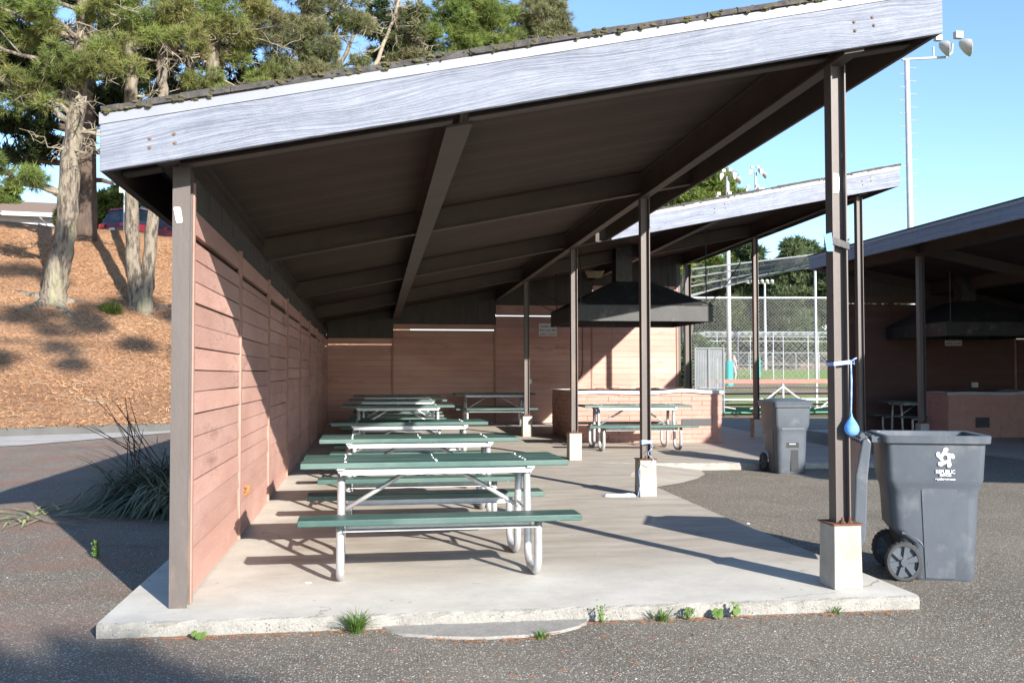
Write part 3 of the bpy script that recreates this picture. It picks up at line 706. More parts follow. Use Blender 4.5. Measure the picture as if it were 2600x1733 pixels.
# grill counter and hood ------------------------------------------------------------------
def make_counter(loc, label, mirror=False, group=None):
    t = thing('grill_counter', label, 'grill counter', loc)
    W_, D_, H_ = 2.78, 2.5, .97
    mb = MB(); rr = random.Random(5); z = .0; k = 0
    while z < H_ - .06:
        h = .088; x = 0; off = .2 if k % 2 else 0
        for face in range(4):
            Lf = W_ if face % 2 == 0 else D_; a = -off
            while a < Lf:
                a0 = max(0, a); a1 = min(Lf, a + .40)
                p = rr.uniform(-.006, .010)
                if a1 - a0 > .02:
                    g = .0035
                    if face == 0: mb.box(a0 + g, a1 - g, -p, .1, z + g, z + h - g)
                    elif face == 1: mb.box(W_ - .1, W_ + p, a0 + g, a1 - g, z + g, z + h - g)
                    elif face == 2: mb.box(a0 + g, a1 - g, D_ - .1, D_ + p, z + g, z + h - g)
                    else: mb.box(-p, .1, a0 + g, a1 - g, z + g, z + h - g)
                a += .40
        z += h; k += 1
    mb.box(.012, W_ - .012, .012, D_ - .012, 0, z - .004)
    mb.build('brick_base', M['brick'], t)
    # thin metal rim, sagging and buckled
    mb = MB(); nn = 24
    for i in range(nn):
        def zz(u): return z + .004 + .035 * math.exp(-((u - .72) / .12) ** 2) + .012 * math.sin(u * 9) * (1 - u)
        a, b_ = i / nn, (i + 1) / nn
        x0, x1 = -.03 + (W_ + .06) * a, -.03 + (W_ + .06) * b_
        for y0, y1 in ((-.035, .10), (D_ - .1, D_ + .03)):
            mb.hexa([(x0, y0, zz(a)), (x1, y0, zz(b_)), (x1, y1, z + .004), (x0, y1, z + .004), (x0, y0, zz(a) + .012), (x1, y0, zz(b_) + .012), (x1, y1, z + .02), (x0, y1, z + .02)])
            if y0 < 0: mb.hexa([(x0, y0 - .006, zz(a) - .05), (x1, y0 - .006, zz(b_) - .05), (x1, y0, zz(b_) - .05), (x0, y0, zz(a) - .05), (x0, y0 - .006, zz(a) + .012), (x1, y0 - .006, zz(b_) + .012), (x1, y0, zz(b_) + .012), (x0, y0, zz(a) + .012)])
    mb.box(-.03, .09, .1, D_ - .1, z + .004, z + .02); mb.box(W_ - .09, W_ + .03, .1, D_ - .1, z + .004, z + .02)
    mb.build('metal_rim', M['whitem'], t)
    for i in range(3):
        mb = MB(); x0 = .32 + i * .78; x1 = x0 + .66
        mb.box(x0, x1, .35, D_ - .35, z - .002, z + .012)
        for j in range(16): mb.tube([(x0 + .04 * j + .02, .4, z + .02), (x0 + .04 * j + .02, D_ - .4, z + .02)], .006, 5)
        for sx in (.12, .42):
            a = x0 + sx
            mb.tube([(a - .03, .36, z + .01), (a - .0, .3, z + .065), (a + .14, .3, z + .07), (a + .17, .36, z + .01)], .007, 6)
        mb.build('grill_grate', M['rust'], t)
    mb = MB(); mb.box(W_ - .78, W_ - .2, -.014, .0, .33, .46) if not mirror else mb.box(.62, .95, -.014, 0, .22, .44)
    mb.build('opening_plate', M['ink'], t)  # flat black plate; the dark of the opening is put into its colour
    return t
make_counter((3.70, 17.98, .06), 'sunlit pink brick grill counter with a buckled white metal rim, under the nearer hood')
def make_hood(loc, label, zc_front, zc_back):
    """loc = front left bottom corner"""
    t = thing('grill_hood', label, 'hood', loc)
    W_, D_, H_ = 2.66, 2.5, .305
    o_ = [(0, 0), (W_, 0), (W_, D_), (0, D_)]; th = .012
    mb = MB()
    mb.box(0, W_, 0, th, 0, H_); mb.box(0, W_, D_ - th, D_, 0, H_); mb.box(0, th, th, D_ - th, 0, H_); mb.box(W_ - th, W_, th, D_ - th, 0, H_)
    mb.build('rim', M['blacksteel'], t)
    a0, a1, b0, b1, zp = .98, 1.72, .9, 1.6, .82
    lo = [(-.01, -.01, H_), (W_ + .01, -.01, H_), (W_ + .01, D_ + .01, H_), (-.01, D_ + .01, H_)]; hi = [(a0, b0, zp), (a1, b0, zp), (a1, b1, zp), (a0, b1, zp)]
    lo2 = [(x, y, z - .012) for x, y, z in lo]; hi2 = [(x, y, z - .012) for x, y, z in hi]
    mb = MB(); mb.add(lo + hi, [(0, 1, 5, 4), (1, 2, 6, 5), (2, 3, 7, 6), (3, 0, 4, 7), (4, 5, 6, 7)]); mb.add(lo2 + hi2, [(4, 5, 1, 0), (5, 6, 2, 1), (6, 7, 3, 2), (7, 4, 0, 3), (7, 6, 5, 4)])
    mb.build('canopy', M['blacksteel'], t)
    mb = MB(); top = zt(loc[0] + 1.3, loc[1] + 1.2) - loc[2] + .5 if zc_front is None else zc_front
    mb.box(1.05, 1.38, 1.05, 1.4, zp + .001, top); mb.build('flue', M['blacksteel'], t)
    for x, y, n in ((.12, .03, 0), (W_ - .12, .03, 0), (.12, D_ - .03, 1), (W_ - .12, D_ - .03, 1)):
        zz = (zt(loc[0] + x, loc[1] + y) - loc[2] - .07) if zc_front is None else (zc_back + (-.2 * x))
        mb = MB(); mb.tube([(x, y, H_ + .0), (x, y, zz)], .011, 6); mb.box(x - .09, x + .09, y - .03, y + .005, H_ + .003, H_ + .02); mb.build('hanger_rod', M['blacksteel'], t)
    return t
make_hood((3.68, 18.02, 2.345), 'black steel exhaust hood, partly sunlit, hanging over the sunlit grill counter', None, None)
def chain(p0, p1, label):
    t = MB(); p0, p1 = Vector(p0), Vector(p1); L_ = (p1 - p0).length; n = int(L_ / .045); d = (p1 - p0).normalized()
    for i in range(n):
        c = p0.lerp(p1, (i + .5) / n); c.z -= .10 * math.sin(math.pi * (i + .5) / n)
        u = d.orthogonal().normalized(); w = d.cross(u)
        s_ = u if i % 2 else w
        pts = [c + d * .03 * math.cos(a) + s_ * .013 * math.sin(a) for a in [k * math.pi / 4 for k in range(9)]]
        t.tube(pts, .005, 4, cap=False)
    return tag(t.build('chain', M['blacksteel']), label, 'chain', 'chains bracing the grill hood')
chain((6.3, 18.1, 2.68), (7.66, 19.3, 4.1), 'dark chain from the right corner of the hood up to the post beside it')
chain((3.72, 18.1, 2.68), (2.99, 19.2, 3.12), 'dark chain from the near left corner of the hood up to the eaves beam')
chain((3.72, 20.4, 2.68), (3.0, 19.6, 3.12), 'dark chain from the far left corner of the hood up to the eaves beam')
chain((6.3, 20.4, 2.68), (7.7, 23.6, 3.95), 'dark chain from the far right corner of the hood up toward the back wall post')

# ------------------------------------------------------------------ picnic tables
def make_table():
    t = thing('picnic_table', '-', 'picnic table', (0, 0, 0), 0, 'green picnic tables under the shelters')
    L2 = .915
    for k, y in enumerate((-.245, 0, .245)):
        mb = MB(); mb.box(-L2 + rnd.uniform(-.006, .006), L2 + rnd.uniform(-.006, .006), y - .1185, y + .1185, .718, .757)
        mb.build('top_plank', M['green'], t, bevel=.006)
    for s_ in (-1, 1):
        mb = MB(); mb.box(-L2, L2, s_ * .65 - .125, s_ * .65 + .125, .395, .435); mb.build('bench_plank', M['green'], t, bevel=.006)
    # steel angles under the top edges and bench fronts
    for s_ in (-1, 1):
        mb = MB(); y = s_ * .33
        mb.add([(-.69, y, .7165), (.69, y, .7165), (.65, y, .672), (-.65, y, .672)] + [(-.69, y - s_ * .004, .7165), (.69, y - s_ * .004, .7165), (.65, y - s_ * .004, .672), (-.65, y - s_ * .004, .672)],
               [(0, 1, 2, 3) if s_ > 0 else (3, 2, 1, 0), (7, 6, 5, 4) if s_ > 0 else (4, 5, 6, 7), (0, 4, 5, 1), (3, 2, 6, 7), (0, 3, 7, 4), (1, 5, 6, 2)])
        mb.box(-.66, .66, min(y, y - s_ * .05), max(y, y - s_ * .05) , .7128, .7168)
        mb.build('top_rail', M['galvflat'], t)
        mb = MB(); y = s_ * .58
        mb.box(-.61, .61, y - .002, y + .002, .352, .3945); mb.box(-.61, .61, y - s_ * .0 - .03 * (s_ > 0) , y + .03 * (s_ < 0) , .349, .353)
        y = s_ * .60; mb.box(-.63, .63, min(y, y + s_ * .11), max(y, y + s_ * .11), .348, .352)
        mb.build('bench_rail', M['galvflat'], t)
    for sx in (-1, 1):
        x = sx * .65
        for s_ in (-1, 1):
            r_ = .0265; pts = [(x, s_ * .17, .715), (x, s_ * .20, .45), (x, s_ * .215, .20)]
            yc = s_ * .215; yo = s_ * .62; rad = .13
            # bend at floor: inner leg curves out, then up to the bench
            for k in range(1, 7):
                a = math.pi / 2 * k / 6
                pts.append((x, yc + s_ * (rad - rad * math.cos(a)), .0265 + .13 - rad * math.sin(a)))
            for k in range(1, 7):
                a = math.pi / 2 * k / 6
                pts.append((x, yo - s_ * rad + s_ * rad * math.sin(a), .0265 + rad - rad * math.cos(a)))
            pts += [(x, yo, .30), (x, yo, .394)]
            mb = MB(); mb.tube(pts, r_, 12); mb.build('leg', M['galv'], t, smooth=True)
        mb = MB(); mb.box(x - .025, x + .025, -.36, .36, .708, .7175); mb.box(x - .003, x + .003, -.34, .34, .668, .708); mb.build('cross_angle', M['galvflat'], t)
        mb = MB(); mb.tube([(sx * .12, 0, .70), (sx * .62, 0, .40)], .0165, 8); mb.build('brace', M['galv'], t, smooth=True)
        mb = MB(); mb.tube([(x, -.20, .405), (x, .20, .405)], .014, 8); mb.build('spacer_bar', M['galv'], t)
    for x in (-.62, -.0, .62):
        for y in (-.30, -.19, -.06, .06, .19, .30):
            mb = MB(); mb.tube([(x + jit(.01), y, .7565), (x + jit(.01), y, .7588)], .006, 8); mb.build('bolt_head', M['galvflat'], t)
    return t
T0 = make_table()
T0.location = (.425, 7.17, 0); T0.rotation_euler = (0, 0, R(1.2)); T0['label'] = 'nearest green plank picnic table at the front of the shelter, fully sunlit'
for (x, y, rz, lab) in ((.425, 9.56, .6, 'second green picnic table from the front, directly behind the nearest one'),
                        (.425, 12.05, .2, 'third green picnic table from the front, half crossed by shade'),
                        (.40, 16.63, -.5, 'fourth green picnic table from the front, first one beyond the wide gap in the row'),
                        (.455, 19.06, 0, 'fifth green picnic table from the front, second from the back of the row'),
                        (.485, 21.37, .5, 'last green picnic table of the long row, closest to the back wall'),
                        (2.72, 22.6, -1, 'shaded green picnic table against the back wall, behind the slim post'),
                        (4.42, 16.62, -1.5, 'green picnic table standing in front of the pink brick grill counter'),
                        (12.6, 21.5, 2, 'dim green picnic table inside the dark shelter at the right')):
    z = zs(x, y) if x < 9 else -.03
    dup(T0, (x, y, z), R(rz), lab)

# ------------------------------------------------------------------ wheelie bins
def rrect(x0, x1, y0, y1, z, c, n=5):
    pts = []
    for cx, cy, a0 in ((x1 - c, y1 - c, 0), (x0 + c, y1 - c, 90), (x0 + c, y0 + c, 180), (x1 - c, y0 + c, 270)):
        for k in range(n): a = R(a0 + 90 * k / (n - 1)); pts.append((cx + c * math.cos(a), cy + c * math.sin(a), z))
    return pts
def wheel(parent, x, y0, y1, z, r_, name='wheel'):
    n = 48; mb = MB()
    out = []
    for k in range(n):
        a = 2 * math.pi * k / n; rr = r_ + (.006 if k % 2 else 0)
        out.append((rr * math.cos(a), rr * math.sin(a)))
    ri = r_ * .8
    vs = []
    for (y, rad_f) in ((y0 + .006, .93), (y0, .86), (y0 + .004, .8), ):
        pass
    prof = [(y1, None, .80), (y1, None, .95), (y1 - .012, 'o', 1), (y0 + .012, 'o', 1), (y0, None, .95), (y0, None, .80), (y0 + .02, None, .79), (y1, None, .79)]
    o_ = len(mb.v)
    for (y, fl, q) in prof:
        for k in range(n):
            a = 2 * math.pi * k / n; rr = (r_ + (.007 if (k // 1) % 2 else 0)) if fl else r_ * q
            mb.v.append((x + rr * math.cos(a), y, z + rr * math.sin(a)))
    m_ = len(prof)
    for j in range(m_):
        for k in range(n):
            a = j * n + k; b_ = j * n + (k + 1) % n; c = ((j + 1) % m_) * n + (k + 1) % n; d = ((j + 1) % m_) * n + k
            mb.f.append((a, b_, c, d)); mb.m.append(0)
    t = mb.build(name, M['tyre'], parent, auto=35)
    mb = MB(); mb.tube([(x, y0 + .025, z), (x, y1 - .01, z)], r_ * .78, 32)
    mb.tube([(x, y0 - .012, z), (x, y0 + .03, z)], r_ * .2, 16)
    for k in range(6):
        a = 2 * math.pi * (k + .25) / 6; u = Vector((math.cos(a), 0, math.sin(a))); w = Vector((-math.sin(a), 0, math.cos(a)))
        p, q = u * r_ * .15, u * r_ * .8
        for_s = [(p - w * r_ * .10), (p + w * r_ * .10), (q + w * r_ * .16), (q - w * r_ * .16)]
        mb.hexa([(x + k_.x, y0 + .03, z + k_.z) for k_ in for_s] + [(x + k_.x * 1, y0 + .004, z + k_.z) for k_ in for_s])
    mb.build('hub', M['bin'], t)
    return t
def make_bin(name, label, loc, rz, open_lid, front=False):
    t = thing(name, label, 'rubbish bin', loc, rz)
    mb = MB()
    # body: local +x is the front of the bin, wheels and hinge at -x
    rows = [(.0, -.17, .30, -.235, .235, .07), (.02, -.18, .312, -.25, .25, .08), (.26, -.19, .325, -.258, .258, .09), (.31, -.27, .328, -.262, .262, .09), (.36, -.318, .332, -.264, .264, .09), (.56, -.33, .345, -.272, .272, .10),
            (.62, -.337, .352, -.276, .276, .10), (.665, -.35, .362, -.292, .292, .07), (.70, -.356, .37, -.30, .30, .055), (.93, -.365, .385, -.31, .31, .05), (.955, -.367, .387, -.312, .312, .05)]
    loops = [rrect(a, b_, c, d, z, cr, 7) for z, a, b_, c, d, cr in rows]
    mb.loft(loops, cap1=False)
    # flat raised centre panels that catch the light on the long sides
    for s_ in (-1, 1):
        P = [(-.07, .02), (.15, .02), (.17, .60), (-.10, .60)]
        ys = [.243, .243, .281, .281]
        mb.hexa([(P[0][0], s_ * .2, .02), (P[1][0], s_ * .2, .02), (P[1][0], s_ * .256, .02), (P[0][0], s_ * .256, .02), (P[3][0], s_ * .2, .66), (P[2][0], s_ * .2, .66), (P[2][0], s_ * .284, .66), (P[3][0], s_ * .284, .66)] if s_ > 0 else
                [(P[0][0], -.256, .02), (P[1][0], -.256, .02), (P[1][0], -.2, .02), (P[0][0], -.2, .02), (P[3][0], -.284, .66), (P[2][0], -.284, .66), (P[2][0], -.2, .66), (P[3][0], -.2, .66)])
    body = mb.build('body', M['bin'], t, auto=50)
    # rim
    mb = MB()
    R0 = [rrect(-.367, .387, -.312, .312, .952, .05, 7), rrect(-.395, .42, -.338, .338, .955, .06, 7), rrect(-.40, .425, -.342, .342, 1.0, .06, 7), rrect(-.392, .417, -.335, .335, 1.008, .06, 7), rrect(-.35, .372, -.298, .298, 1.005, .045, 7), rrect(-.335, .355, -.285, .285, .9, .045, 7)]
    mb.loft(R0, cap0=False, cap1=False); mb.build('rim', M['bin'], body, auto=40)
    if open_lid:
        mb = MB(); mb.loft([rrect(-.345, .365, -.292, .292, .952, .045, 7), rrect(-.23, .25, -.21, .21, .06, .045, 7)], cap0=False); 
        mb.f = [f[::-1] for f in mb.f]; mb.build('inside', M['bindark'], body)
    # handle bar and brackets at the hinge side
    mb = MB(); mb.tube([(-.46, -.26, .985), (-.46, .26, .985)], .018, 10)
    for y in (-.26, -.09, .09, .26): mb.box(-.47, -.385, y - .02, y + .02, .955, .995)
    mb.build('handle', M['bin'], body)
    # bottom step between the wheels
    mb = MB(); mb.tube([(-.245, -.28, .13), (-.245, .28, .13)], .012, 8); mb.build('axle', M['galv'], t)
    for (y0, y1) in ((-.325, -.262), (.262, .325)):
        w = wheel(t, -.245, y0, y1, .135, .135)
        if y0 > 0:
            pass
    # arched wheel housing marks
    for s_ in (-1, 1):
        mb = MB(); pts = []
        for k in range(11):
            a = R(-10 + 100 * k / 10 + 0); pts.append((-.245 + .19 * math.cos(a), s_ * (.253 + .0), .13 + .195 * math.sin(a)))
        mb.tube(pts, .009, 6); mb.build('wheel_arch', M['bin'], body)
    if open_lid:
        mb = MB()   # lid hanging down behind the hinge
        sec = [(.0, .96), (-.03, .99), (-.06, .97), (-.085, .7), (-.10, .35), (-.09, .22), (-.05, .205), (-.035, .35), (-.03, .7)]
        vs = []
        for (hy, k_) in ((-.31, 1), (-.27, 1.0), (.27, 1.0), (.31, 1)):
            pass
        body_l = [(-.475, .955), (-.505, .99), (-.545, .97), (-.60, .72), (-.615, .40), (-.60, .25), (-.565, .225), (-.53, .26), (-.52, .40), (-.505, .72)]
        n = len(body_l); mb.add([(x, -.30, z) for x, z in body_l] + [(x, .30, z) for x, z in body_l], [tuple(range(n)), tuple(reversed(range(n, 2 * n)))] + [(i, n + i, n + (i + 1) % n, (i + 1) % n) for i in range(n)])
        lid = mb.build('lid', M['bin'], t, bevel=.012)
        mb = MB(); mb.tube([(-.54, -.28, 1.0), (-.54, .28, 1.0)], .02, 10)
        for k in range(6): mb.box(-.56, -.5, -.27 + k * .1, -.25 + k * .1, .94, .998)
        mb.build('hinge', M['bin'], lid)
    else:
        mb = MB(); mb.loft([rrect(-.40, .435, -.35, .35, 1.0, .06, 7), rrect(-.405, .44, -.355, .355, 1.03, .06, 7), rrect(-.36, .40, -.32, .32, 1.05, .08, 7), rrect(-.2, .25, -.2, .2, 1.075, .1, 7)]); lid = mb.build('lid', M['bin'], t, auto=30)
        mb = MB(); mb.tube([(-.30, -.3, 1.055), (-.38, -.3, 1.03)], .02, 8); mb.tube([(-.38, -.3, 1.02), (-.38, .3, 1.02)], .02, 8); mb.build('hinge', M['bin'], lid)
    return t, body
B1, B1b = make_bin('wheelie_bin', 'dark grey wheelie bin with open lid and white star emblem, beside the front post', (3.93, 6.68, -.082), R(-19), True)
B1.scale = (.87, .97, 1)
# white star emblem and lettering on the near long side
em = MB(); ec = Vector((.075, .855)); Rr = .062; yy = -.3115
def capsule(p, q, w, dy):
    d = (q - p); L_ = d.length; a0 = math.atan2(d.y, d.x); pts = []
    for k in range(9): a = a0 + math.pi / 2 + math.pi * k / 8; pts.append(p + Vector((math.cos(a), math.sin(a))) * w)
    for k in range(9): a = a0 - math.pi / 2 + math.pi * k / 8; pts.append(q + Vector((math.cos(a), math.sin(a))) * w)
    n = len(pts); em.add([(v.x, yy - dy, v.y) for v in pts] + [(v.x, yy + .002, v.y) for v in pts], [tuple(range(n)), tuple(reversed(range(n, 2 * n)))] + [(i, n + i, n + (i + 1) % n, (i + 1) % n) for i in range(n)])
for k in range(5):
    a = R(90 + 72 * k); tip = ec + Vector((math.cos(a), math.sin(a))) * Rr * .86
    b1 = R(90 + 72 * k + 76)
    inn = ec + Vector((math.cos(b1), math.sin(b1))) * Rr * .47
    capsule(tip, inn, .0105, .0012 + k * .0001); capsule(tip, tip + Vector((math.cos(a - 1.2), math.sin(a - 1.2))) * .010, .0145, .0018 + k * .0001)
em.build('star_emblem', M['white'], B1b, loc=(0, -.0, 0))
for txt, sz, z, sx, nm in (('REPUBLIC', .036, .748, .93, 'lettering'), ('SERVICES', .022, .729, .95, 'lettering'), ('republicservices.com', .0185, .703, .95, 'lettering')):
    text_mesh(txt, sz, nm, M['white'], B1b, (.075, -.3095 if z > .72 else -.3055, z), sx=sx, bold=.0009)
B2, B2b = make_bin('wheelie_bin', 'closed grey wheelie bin with pale lid, on the asphalt before the rear floor', (5.92, 13.78, -.075), R(-92), False)
B2.scale = (.86, .84, 1)
# grip recess on the face toward the camera of the second bin
mb = MB(); mb.box(.3325, .338, -.11, .11, .38, .5) ; mb.box(.308, .331, -.03, .10, .05, .42)
mb.build('grip_recess', M['bindark'], B2b)
mb = MB(); mb.tube([(.335, -.06, .43), (.335, .05, .43)], .011, 8); mb.build('grip_bar', M['whitem'], B2b)
mb = MB(); mb.box(.352, .3665, -.20, .20, .63, .665); mb.build('shadow_ledge', M['bin'], B2b)

# ------------------------------------------------------------------ small things on the posts
def sheet(name, pts, matl, label, cat, th=.002):
    mb = MB(); n = len(pts); mb.add(pts + [(x, y + th, z) for x, y, z in pts], [tuple(range(n)), tuple(reversed(range(n, 2 * n)))] + [(i, n + i, n + (i + 1) % n, (i + 1) % n) for i in range(n)])
    return tag(mb.build(name, matl), label, cat)
sheet('paper_scrap', [(-1.165, 6.003, 2.325), (-1.149, 6.003, 2.245), (-1.142, 6.003, 2.237), (-1.118, 6.003, 2.242), (-1.112, 6.003, 2.25), (-1.125, 6.003, 2.325), (-1.13, 6.003, 2.333), (-1.16, 6.003, 2.333)], M['paper'], 'torn white paper stuck high on the front left post', 'paper')
sheet('paper_scrap', [(2.928, 6.018, 2.625), (2.928, 6.018, 2.60), (2.932, 6.018, 2.515), (2.968, 6.018, 2.518), (2.972, 6.018, 2.54), (2.974, 6.018, 2.61), (2.968, 6.018, 2.64), (2.935, 6.018, 2.645)], M['paper'], 'torn white paper stuck high on the front right post', 'paper')
mb = MB()
def band(mb, x, y, z, w, hh, tilt=.0, off=.055):
    q = [(-off, -off), (off, -off), (off, off), (-off, off)]; o2 = off + .003
    Q = [(-o2, -o2), (o2, -o2), (o2, o2), (-o2, o2)]
    for i in range(4):
        j = (i + 1) % 4
        mb.add([(x + q[i][0], y + q[i][1], z - hh - tilt * q[i][0]), (x + q[j][0], y + q[j][1], z - hh - tilt * q[j][0]), (x + q[j][0], y + q[j][1], z + hh - tilt * q[j][0]), (x + q[i][0], y + q[i][1], z + hh - tilt * q[i][0]),
                (x + Q[i][0], y + Q[i][1], z - hh - tilt * q[i][0]), (x + Q[j][0], y + Q[j][1], z - hh - tilt * q[j][0]), (x + Q[j][0], y + Q[j][1], z + hh - tilt * q[j][0]), (x + Q[i][0], y + Q[i][1], z + hh - tilt * q[i][0])],
               [(0, 3, 2, 1), (4, 5, 6, 7), (0, 1, 5, 4), (3, 7, 6, 2)])
band(mb, XR, 6.03, 2.185, .1, .022, .35); tag(mb.build('tape_band', M['tape']), 'black tape wound round the front right post near its top', 'tape')
mb = MB(); mb.hexa([(2.855, 5.96, 2.13), (2.895, 5.955, 2.13), (2.897, 5.965, 2.13), (2.857, 5.97, 2.13), (2.835, 5.96, 2.235), (2.885, 5.955, 2.25), (2.887, 5.965, 2.25), (2.837, 5.97, 2.235)])
tag(mb.build('plastic_scrap', M['blue']), 'scrap of blue plastic caught under the black tape on the front right post', 'scrap')
mb = MB()
band(mb, XR, 6.03, 1.42, .1, .012, -.12, .053)
mb.tube([(3.012, 5.972, 1.43), (3.03, 5.965, 1.445), (3.05, 5.97, 1.452)], .004, 6); mb.tube([(3.012, 5.97, 1.425), (3.035, 5.97, 1.41), (3.028, 5.965, 1.44)], .003, 6)
mb.tube([(3.012, 5.97, 1.43), (3.011, 5.965, 1.30), (3.009, 5.965, 1.22), (3.006, 5.965, 1.10)], [.004, .0055, .005, .004], 6)
tag(mb.build('ribbon', M['ribbon']), 'pale blue ribbon tied round the front right post and holding the balloon', 'ribbon')
mb = MB(); prof = [(1.10, .004), (1.092, .007), (1.086, .005), (1.07, .014), (1.045, .030), (1.02, .043), (.995, .046), (.972, .036), (.96, .018), (.957, .001)]
mb.loft([[(3.006 + r_ * math.cos(a) * (1.05 if z < 1.05 else 1), 5.96 + r_ * math.sin(a), z + .003 * math.sin(3 * a) * (r_ / .037)) for a in [2 * math.pi * k / 14 for k in range(14)]] for z, r_ in prof]); mb.f = [f[::-1] for f in mb.f]
tag(mb.build('balloon', M['balloon'], smooth=True), 'small half deflated blue balloon hanging beside the front right post', 'balloon')
mb = MB(); band(mb, XR, 10.62, .62, .1, .012, .03, .053); band(mb, XR, 10.62, .60, .1, .006, -.1, .056)
pts = [(2.99, 10.56, .60)] + [(2.98 + .03 * math.sin(k * 1.3), 10.54 - .01 * k, .60 - k * .03) for k in range(1, 9)] + [(2.87, 10.48, .40), (2.84, 10.48, .30), (2.85, 10.46, .15), (2.82, 10.46, .03)]
mb.tube(pts, .003, 5)
tag(mb.build('ribbon', M['ribbon']), 'blue ribbon tied low on the second post and trailing down its footing', 'ribbon')
mb = MB(); bx = [(-.17, .012), (-.15, .03), (-.09, .028), (-.03, .03), (.04, .028), (.1, .034), (.15, .03), (.19, .012)]
mb.loft([[(2.66 + x, 10.62 - .1 * x + r_ * 1.3 * math.cos(a) + jit(.004), .0 + max(.004, r_ * .9 + r_ * .9 * math.sin(a)) + jit(.003)) for a in [2 * math.pi * k / 12 for k in range(12)]] for x, r_ in bx])
tag(mb.build('plastic_bag', M['bag'], smooth=True), 'crumpled thin white and blue plastic bag on the floor beside the second footing', 'bag')
mb = MB(); rr = random.Random(11)
for k in range(22): mb.sphere((-1.09 + rr.uniform(0, .02), 8.80 + rr.uniform(-.05, .05), .36 + rr.uniform(-.035, .035)), rr.uniform(.006, .014), 6, 4, jit=.3)
tag(mb.build('fungus', mat('orange_foam', (.55, .24, .07), (.35, .13, .04), ns=40, rough=.9)), 'orange crumbly lump stuck low on the pink board wall', 'fungus')
mb = MB(); band(mb, 3.79, 16.84, .64 + .05, .1, .03, 0, .03); tag(mb.build('tape_band', M['blue']), 'blue tape round the left leg of the table at the grill counter', 'tape')

# ------------------------------------------------------------------ the second shelter (right)
SC = thing('picnic_shelter', 'second shelter at the right edge, dark inside behind a grey fascia', 'shelter', (0, 0, 0))
def zc(x): return 4.20 - .2 * (x - 10.5)
def slc(mb, x0, x1, y0, y1, a, b_):
    q = [(x0, y0), (x1, y0), (x1, y1), (x0, y1)]
    mb.hexa([(x, y, zc(x) + b_) for x, y in q] + [(x, y, zc(x) + a) for x, y in q])
mb = MB(); slc(mb, 10.53, 19.5, 3, 22.8, -.012, -.06); mb.build('ceiling', M['ceil'], SC)
mb = MB(); slc(mb, 10.46, 19.6, 2.9, 22.9, .02, -.006); mb.build('roof', M['shingle'], SC)
mb = MB(); slc(mb, 10.48, 10.52, 2.95, 22.85, -.008, -.315); f_ = mb.build('fascia', M['fascia'], SC)
mb = MB(); slc(mb, 10.47, 10.53, 2.94, 22.86, .0, -.065); mb.build('flashing', M['flash'], f_)
mb = MB(); slc(mb, 10.521, 19.5, 22.81, 22.85, -.008, -.315); mb.build('fascia', M['fascia'], SC)
for x in (11.0, 13.45, 15.9, 18.3):
    mb = MB(); slc(mb, x - .07, x + .07, 9.6, 22.7, -.33, -.345); slc(mb, x - .006, x + .006, 9.6, 22.7, -.062, -.33); mb.build('beam', M['steel'], SC)
for y in (14.3, 18.84, 22.5):
    mb = MB(); slc(mb, 10.55, 19.4, y - .05, y + .05, -.29, -.302); slc(mb, 10.55, 19.4, y - .005, y + .005, -.062, -.29); mb.build('rafter', M['steel'], SC)
hpost(11.02, 18.84, .36, zc(11.0) - .35, par=SC, hgt=.42, w=.12); hpost(11.02, 14.3, .36, zc(11.0) - .35, par=SC, hgt=.42, w=.12)
hpost(11.0, 22.5, 0, zc(11.0) - .35, par=SC, base=False, w=.15)
hpost(18.3, 14.3, .36, zc(18.3) - .35, par=SC, hgt=.42, w=.12)
_SH = SH
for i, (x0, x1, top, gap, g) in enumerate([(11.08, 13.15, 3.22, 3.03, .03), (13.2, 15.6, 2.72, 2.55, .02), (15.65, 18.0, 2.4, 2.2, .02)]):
    SH = SC; board_panel(22.5, x0, x1, -.02, lambda y, T=top: T, gap, g, axis='x', seed=70 + i, pm='pinkshade'); SH = _SH
    mb = MB(); mb.box(x0 - .03, x1 + .03, 22.534, 22.545, -.02, gap - .004); mb.box(x0 - .03, x1 + .03, 22.534, 22.545, gap + g + .03, zc(x1) - .08); mb.build('backing', M['gap'], SC)
    mb = MB(); mb.box(x1 + .001, x1 + .045, 22.46, 22.52, -.02, top); mb.build('batten', M['trim'], SC)
    mb = MB(); x = x0
    while x < x1:
        b_ = min(x1 + .04, x + .29)
        mb.hexa([(x + .003, 22.5, top + .003), (b_, 22.5, top + .003), (b_, 22.53, top + .003), (x + .003, 22.53, top + .003), (x + .003, 22.5, zc(x) - .066), (b_, 22.5, zc(b_) - .066), (b_, 22.53, zc(b_) - .066), (x + .003, 22.53, zc(x) - .066)]); x = b_
    mb.build('upper_boards', M['graywood'], SC)
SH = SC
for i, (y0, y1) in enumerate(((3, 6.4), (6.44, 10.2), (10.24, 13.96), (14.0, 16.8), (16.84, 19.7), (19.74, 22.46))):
    board_panel(18.35, y0, y1, -.02, lambda y: 2.4, 2.3, .01, axis='y', seed=80 + i, pm='pinkshade')
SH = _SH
mb = MB(); mb.box(14.45, 14.6, 22.43, 22.49, 1.02, 1.14); mb.build('power_outlet', M['signw'], SC)
make_sign(13.98, 22.45, 2.19, 'white grill notice on the dark wall inside the right hand shelter')
make_counter((12.25, 19.9, -.03), 'shaded red brick grill counter inside the dark shelter at the right', True).scale = (1, .35, 1)
make_hood((12.2, 19.85, 2.17), 'black steel exhaust hood in deep shade inside the shelter at the right', 1.7, 1.42)
mb = MB(); mb.tube([(13.95, 19.2, 3.35), (13.98, 19.2, 3.1), (14.02, 19.2, 2.95), (14.1, 19.2, 2.72)], .012, 6)
